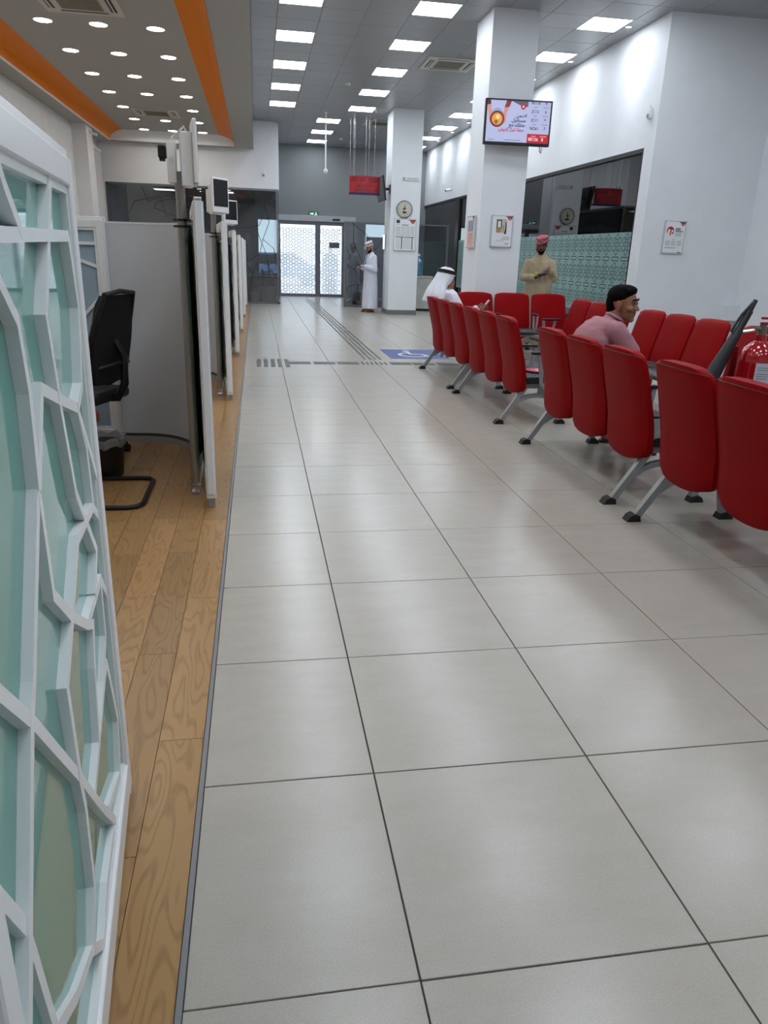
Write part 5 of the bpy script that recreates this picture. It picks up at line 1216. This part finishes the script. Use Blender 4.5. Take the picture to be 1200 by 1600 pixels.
# local y+ is the man's left (image right)
arms2 = [((-.01, .185, 1.405), (.04, .25, 1.19), (.20, .12, 1.31)), ((-.01, -.185, 1.405), (.02, -.27, 1.17), (.20, -.09, 1.17))]
p2_ = thing('person', 'man in a beige robe and red wrapped headcloth standing behind the facing bench', 'person', (4.64, 12.32, 0), math.radians(-104))
def robed2(t):
    b_ = MB(); head(b_, HM2); b_.cap((.01, 0, 1.62), (-.01, 0, 1.44), .054, .062).cap((-.01, .10, 1.39), (-.01, -.10, 1.39), .055).cap((0, 0, 1.36), (0, 0, 1.0), .11, .11)
    for s in (-1, 1):
        b_.cap((0, s * .09, 1.0), (.01, s * .09, .52), .078, .056).cap((.01, s * .09, .52), (0, s * .09, .09), .053, .036).cap((-.03, s * .09, .045), (.16, s * .10, .035), .037, .03)
    for i, (sh_, el, wr) in enumerate(arms2): b_.cap(Vector(sh_) + Vector((0, -.02 if sh_[1] > 0 else .02, -.02)), el, .040, .038).cap(el, wr, .036, .028)
    hand(b_, aim((.20, .12, 1.31), (.35, -.75, -.35)), .5, 1); hand(b_, aim((.20, -.09, 1.17), (.25, .9, .1), (0, -.2, -1)), .75, 1)
    fin('body', b_, .0062, SKIN2, t, 3)
    r = MB(); rings_loft(r, RS2, 44, .045, 8)
    for (sh_, el, wr) in arms2:
        el2 = Vector(el); w2 = Vector(wr) + (el2 - Vector(wr)).normalized() * .035
        r.cap(sh_, el2, .064, .060).cap(el2, w2, .060, .050).sph(el2 + Vector((0, 0, -.025)), .058)
    fin('robe', r, .010, M_ROBEB, t, 5, (.022, 10, 5))
    s_ = MB()
    for s in (-1, 1): s_.cap((-.05, s * .09, .013), (.17, s * .10, .013), .046, .043)
    for v in s_.bm.verts: v.co.z = max(0.0, min(v.co.z, .026))
    s_.build('sandals', M_BLACKP, t, ang=50)
robed2(p2_); face_bits(p2_, HM2)
MB().box(.140, .150, -.012, .012, 1.18, 1.47, M=Matrix.Rotation(0, 4, 'X')).build('placket', mat('beige_trim', (180, 160, 124), .8), p2_)
mb = MB(); XF(mb, HM2).sph((.030, 0, -.078), (.060, .058, .046)).sph((.052, 0, -.10), (.042, .042, .03)).cap((.03, .062, -.01), (.035, .058, -.06), .011).cap((.03, -.062, -.01), (.035, -.058, -.06), .011).cap((.090, .022, -.042), (.092, -.022, -.042), .008)
fin('beard', mb, .006, HAIR, p2_, 3)
mb = MB(); q = XF(mb, HM2)
q.sph((-.022, 0, .085), (.108, .092, .070), 20)
for i in range(3):
    zz = .050 + .030 * i; tl = .10 * (-1) ** i
    pts_ = [(-.020 + (.100 - .008 * i) * math.cos(a * PI / 12), (.086 - .006 * i) * math.sin(a * PI / 12), zz + tl * .25 * math.sin(a * PI / 12) + .012 * math.cos(a * PI / 12)) for a in range(24)]
    for a, b_ in zip(pts_, pts_[1:] + pts_[:1]): q.cap(a, b_, .024, .024, 8)
q.cap((-.09, -.05, .05), (-.12, -.075, -.10), .030, .022).cap((-.12, -.075, -.10), (-.13, -.07, -.16), .024, .012)
def check_mat(name, ca, cb_):
    m = bpy.data.materials.new(name); m.use_nodes = True; nt = m.node_tree; b_ = nt.nodes['Principled BSDF']; b_.inputs['Roughness'].default_value = .85
    tc = nt.nodes.new('ShaderNodeTexCoord'); ck_ = nt.nodes.new('ShaderNodeTexChecker'); ck_.inputs['Scale'].default_value = 90; ck_.inputs['Color1'].default_value = lin(ca); ck_.inputs['Color2'].default_value = lin(cb_)
    nt.links.new(tc.outputs['Object'], ck_.inputs['Vector']); nt.links.new(ck_.outputs['Color'], b_.inputs['Base Color']); return m
fin('headcloth', mb, .006, check_mat('red_check_cloth', (140, 40, 52), (184, 116, 122)), p2_, 2)
ob = thing('wallet', 'small black and yellow pouch in the hands of the beige robed man', 'pouch', (4.64, 12.32, 0), math.radians(-104))
MB().box(-.06, .06, -.045, .045, -.02, .02, bev=.01, M=aim((.285, .02, 1.225), (-.2, 1, .25))).build('pouch_body', M_BLACKP, ob); MB().box(-.035, .035, -.03, .03, -.012, .012, bev=.006, M=aim((.275, -.075, 1.235), (-.2, 1, .5))).build('yellow_flap', mat('pouch_yellow', (176, 168, 54), .5), ob)

# ---- 3. seated man in pink shirt (world-aligned, facing +x) on bench C far seat
p3_ = thing('person', 'man in a pink polo shirt leaning forward on the aisle bench, looking right', 'person', (2.56, 5.53, 0), 0)
HM3 = HM((.225, -.02, 1.143), math.radians(-46), math.radians(4), math.radians(2)) @ Matrix.Scale(1.12, 4)
b_ = MB(); head(b_, HM3)
b_.cap((.195, -.01, 1.08), (.13, 0, .985), .052, .060).cap((.12, .10, .94), (.12, -.10, .94), .05).cap((.10, 0, .90), (-.03, 0, .58), .10, .12)
for s in (-1, 1):
    kn = (.40, s * .16, .52); an_ = (.36, s * .20 + .01, .09)
    b_.cap((-.02, s * .09, .545), kn, .078, .058).cap(kn, an_, .055, .036).cap((an_[0] - .03, an_[1], .045), (an_[0] + .16, an_[1] + s * .02, .036), .036, .030)
    el = (.30, s * .22, .70); wr = (.46, s * .06, .62)
    b_.cap((.12, s * .18, .955), el, .048, .040).cap(el, wr, .038, .028)
    hand(b_, aim(wr, (.6, -s * .5, -.35)), .6, -s)
fin('body', b_, .0062, SKIN, p3_, 3)
face_bits(p3_, HM3)
sh3 = MB()
sh3.cap((-.04, .05, .60), (-.04, -.05, .60), .145).cap((-.03, .06, .74), (-.03, -.06, .74), .145).sph((.01, 0, .86), (.14, .20, .15), 24).cap((.10, .13, .955), (.10, -.13, .955), .088).sph((.05, 0, .95), (.12, .17, .09), 20).cap((.13, 0, .985), (.165, 0, 1.035), .075, .066)
for s in (-1, 1): sh3.cap((.11, s * .175, .955), (.225, s * .215, .81), .080, .075)
fin('polo_shirt', sh3, .009, mat('pink_cotton', (160, 112, 120), .85, noise=(8, .04)), p3_, 5, (.010, 9, 7))
mb = MB(); RR = []
for i in range(20):
    a = 2 * PI * i / 20
    RR.append((.172 + .062 * math.cos(a) * .95, .066 * math.sin(a), 1.045 + .030 * (-math.cos(a))))
for a, c in zip(RR, RR[1:] + RR[:1]): mb.cap(a, c, .0135, .0135, 8)
fin('collar', mb, .006, mat('pink_collar', (168, 118, 128), .85), p3_, 2)
tr3 = MB()
for s in (-1, 1): tr3.cap((-.03, s * .085, .555), (.40, s * .16, .525), .096, .074).cap((.40, s * .16, .525), (.365, s * .19, .16), .072, .06)
tr3.cap((-.04, .07, .56), (-.04, -.07, .56), .115)
fin('trousers', tr3, .010, mat('dark_trousers', (34, 32, 38), .85), p3_, 3)
s_ = MB()
for s in (-1, 1): s_.cap((.32, s * .20 + .01, .013), (.53, s * .22 + .01, .013), .044, .046)
for v in s_.bm.verts: v.co.z = max(0.0, min(v.co.z, .024))
for s in (-1, 1): s_.tube([(.40, s * .20 + .01 - .04, .02), (.44, s * .21 + .01, .066), (.40, s * .21 + .05, .02)], .007, 6)
s_.build('sandals', mat('dark_sandal', (28, 24, 24), .6), p3_, ang=50)
hr = MB(); q = XF(hr, HM3)
q.sph((-.030, 0, .056), (.096, .084, .076), 22).sph((-.065, 0, .010), (.062, .072, .078)).cap((.028, .048, .092), (.034, -.048, .094), .026, .026).cap((.045, .04, .088), (.050, -.03, .092), .018, .018).sph((.0, .0, .100), (.075, .066, .034))
for s in (-1, 1): q.cap((-.005, s * .066, .035), (.006, s * .068, -.004), .013, .007)
q.cap((-.085, .03, -.04), (-.085, -.03, -.04), .028)
fin('hair', hr, .006, HAIR, p3_, 2)
mb = MB(); XF(mb, HM3).cap((.090, .0, -.040), (.080, .024, -.045), .0042, .003).cap((.090, 0, -.040), (.080, -.024, -.045), .0042, .003); mb.build('moustache', mat('thin_moustache', (40, 28, 24), .7), p3_, ang=80)
mb = MB(); XF(mb, HM3).cap((.088, .0, -.056), (.080, .019, -.057), .0046, .003).cap((.088, 0, -.056), (.080, -.019, -.057), .0046, .003); mb.build('lips', mat('lip_brown', (116, 64, 56), .5), p3_, ang=80)

# ---- 4. seated man in white robe with white headcloth and black cord, bench A far seat, facing +x
p4_ = thing('person', 'seated man in white robe, white headcloth and black head cord on the farthest aisle bench', 'person', (2.55, 9.98, 0), 0)
HM4 = HM((-.06, .02, 1.165), math.radians(8), math.radians(10)) @ Matrix.Scale(1.1, 4)
b_ = MB(); head(b_, HM4)
b_.cap((-.01, 0, 1.10), (-.05, 0, .98), .054, .062).cap((-.05, .12, .97), (-.05, -.12, .97), .07).cap((-.05, 0, .94), (-.06, 0, .58), .12, .13)
for s in (-1, 1):
    kn = (.42, s * .15, .52); an_ = (.42, s * .15, .09)
    b_.cap((-.02, s * .09, .545), kn, .078, .058).cap(kn, an_, .055, .036).cap((an_[0] - .03, an_[1], .045), (an_[0] + .16, an_[1], .036), .036, .030)
el, wr = (.12, -.27, .72), (.33, -.20, .80); b_.cap((-.05, -.19, .965), el, .048, .04).cap(el, wr, .038, .028); hand(b_, aim(wr, (.9, 0, .35), (0, 1, .2)), .7, -1)
el, wr = (.06, .27, .70), (.30, .16, .62); b_.cap((-.05, .19, .965), el, .048, .04).cap(el, wr, .038, .028); hand(b_, aim(wr, (.9, -.3, -.1)), .5, 1)
fin('body', b_, .0062, SKIN3, p4_, 3); face_bits(p4_, HM4)
r = MB()
r.cap((-.055, .08, .60), (-.055, -.08, .60), .155).cap((-.055, .09, .76), (-.055, -.09, .76), .15).cap((-.055, .12, .92), (-.055, -.12, .92), .125).sph((-.05, 0, .97), (.12, .20, .085), 20).cap((-.05, .17, .96), (-.05, -.17, .96), .088)
for el, wr, s in (((.12, -.27, .72), (.30, -.205, .785), -1), ((.06, .27, .70), (.27, .17, .63), 1)): r.cap((-.05, s * .19, .955), el, .085, .078).cap(el, wr, .076, .062)
for s in (-1, 1): r.cap((-.04, s * .09, .56), (.42, s * .14, .53), .11, .09)
r.cap((.42, .14, .53), (.42, -.14, .53), .085)
rings_loft(r, [(.42, 0, .10, .12, .27, 1), (.42, 0, .30, .11, .25, 1), (.42, 0, .50, .10, .235, .4), (.40, 0, .57, .06, .20, 0)], 40, .05, 5)
r.cap((.0, .24, .52), (.02, .42, .44), .06, .05).cap((.02, .42, .44), (.04, .47, .12), .05, .035).cap((.12, .30, .50), (.14, .46, .30), .06, .045).cap((.14, .46, .30), (.12, .47, .10), .05, .03)
fin('robe', r, .011, mat('bright_white_robe', (214, 218, 226), .8), p4_, 5, (.020, 10, 6))
g = MB()
spec = []
q = HM4
for (z, rx, ry, cx_) in ((.135, .02, .02, -.015), (.128, .06, .055, -.015), (.10, .098, .085, -.015), (.05, .112, .096, -.018), (.0, .112, .104, -.035), (-.06, .105, .118, -.065), (-.11, .105, .145, -.085), (-.155, .115, .175, -.090), (-.20, .125, .195, -.092), (-.25, .12, .20, -.10), (-.30, .105, .195, -.115)):
    ring = []
    for k in range(48):
        a = 2 * PI * k / 48; f = 1 + (.05 * math.sin(7 * a + z * 6) + .03 * math.sin(13 * a)) * (0 if z > .02 else min(1, (.02 - z) * 7))
        ring.append(q @ Vector((cx_ + rx * math.cos(a) * f, ry * math.sin(a) * f, z)))
    spec.append(ring)
# open front: cut by removing front arc below the brow
rows_ = []
for ri, ring in enumerate(spec):
    zl = (.135, .128, .10, .05, .0, -.06, -.11, -.155, -.20, -.25, -.30)[ri]
    rows_.append((zl, ring))
for i in range(len(rows_) - 1):
    (z0, R0), (z1, R1) = rows_[i], rows_[i + 1]
    for k in range(48):
        am = 2 * PI * (k + .5) / 48; am = am if am <= PI else am - 2 * PI
        if z1 < .045 and abs(am) < (.75 if z1 > -.08 else .95): continue
        g.quad(R0[k], R0[(k + 1) % 48], R1[(k + 1) % 48], R1[k])
bmesh.ops.remove_doubles(g.bm, verts=g.bm.verts, dist=.0005)
for v in g.bm.verts:
    c = v.co; f_ = min(1, max(0, (1.20 - c.z) * 6)); k_ = .016 * f_ * (_nz.noise(Vector((c.x * 14, c.y * 14, c.z * 3))) + .6 * math.sin(26 * math.atan2(c.y - .02, c.x + .09)))
    d_ = Vector((c.x + .09, c.y - .02, 0)); v.co = c + (d_.normalized() * k_ if d_.length > .01 else Vector())
gm = g.mesh('headcloth', mat('headcloth_white', (214, 218, 226), .8), ang=70); go = obj('headcloth', gm, p4_)
so = go.modifiers.new('thick', 'SOLIDIFY'); so.thickness = .006; so.offset = 1
ss = go.modifiers.new('sub', 'SUBSURF'); ss.levels = 1; ss.render_levels = 1
for i, zz in enumerate((.072, .092)):
    MB().tube([q @ Vector((-.017 + (.112 - .008 * i) * math.cos(a * PI / 14), (.098 - .006 * i) * math.sin(a * PI / 14), zz + .004)) for a in range(28)], .0125, 8, closed=True).build('head_cord', mat('cord_black', (10, 10, 12), .7), p4_, ang=80)
ph = thing('mobile_phone', 'grey phone held up by the seated man in the white headcloth', 'phone', (2.55, 9.98, 0), 0)
MB().box(-.075, .075, -.036, .036, -.005, .005, bev=.003, M=aim((.435, -.20, .865), (.55, -.1, .8), (1, 0, -.4))).build('phone_body', M_ALU, ph); MB().box(-.068, .068, -.032, .032, .0052, .006, M=aim((.435, -.20, .865), (.55, -.1, .8), (1, 0, -.4))).build('phone_screen', M_SCREENK, ph)
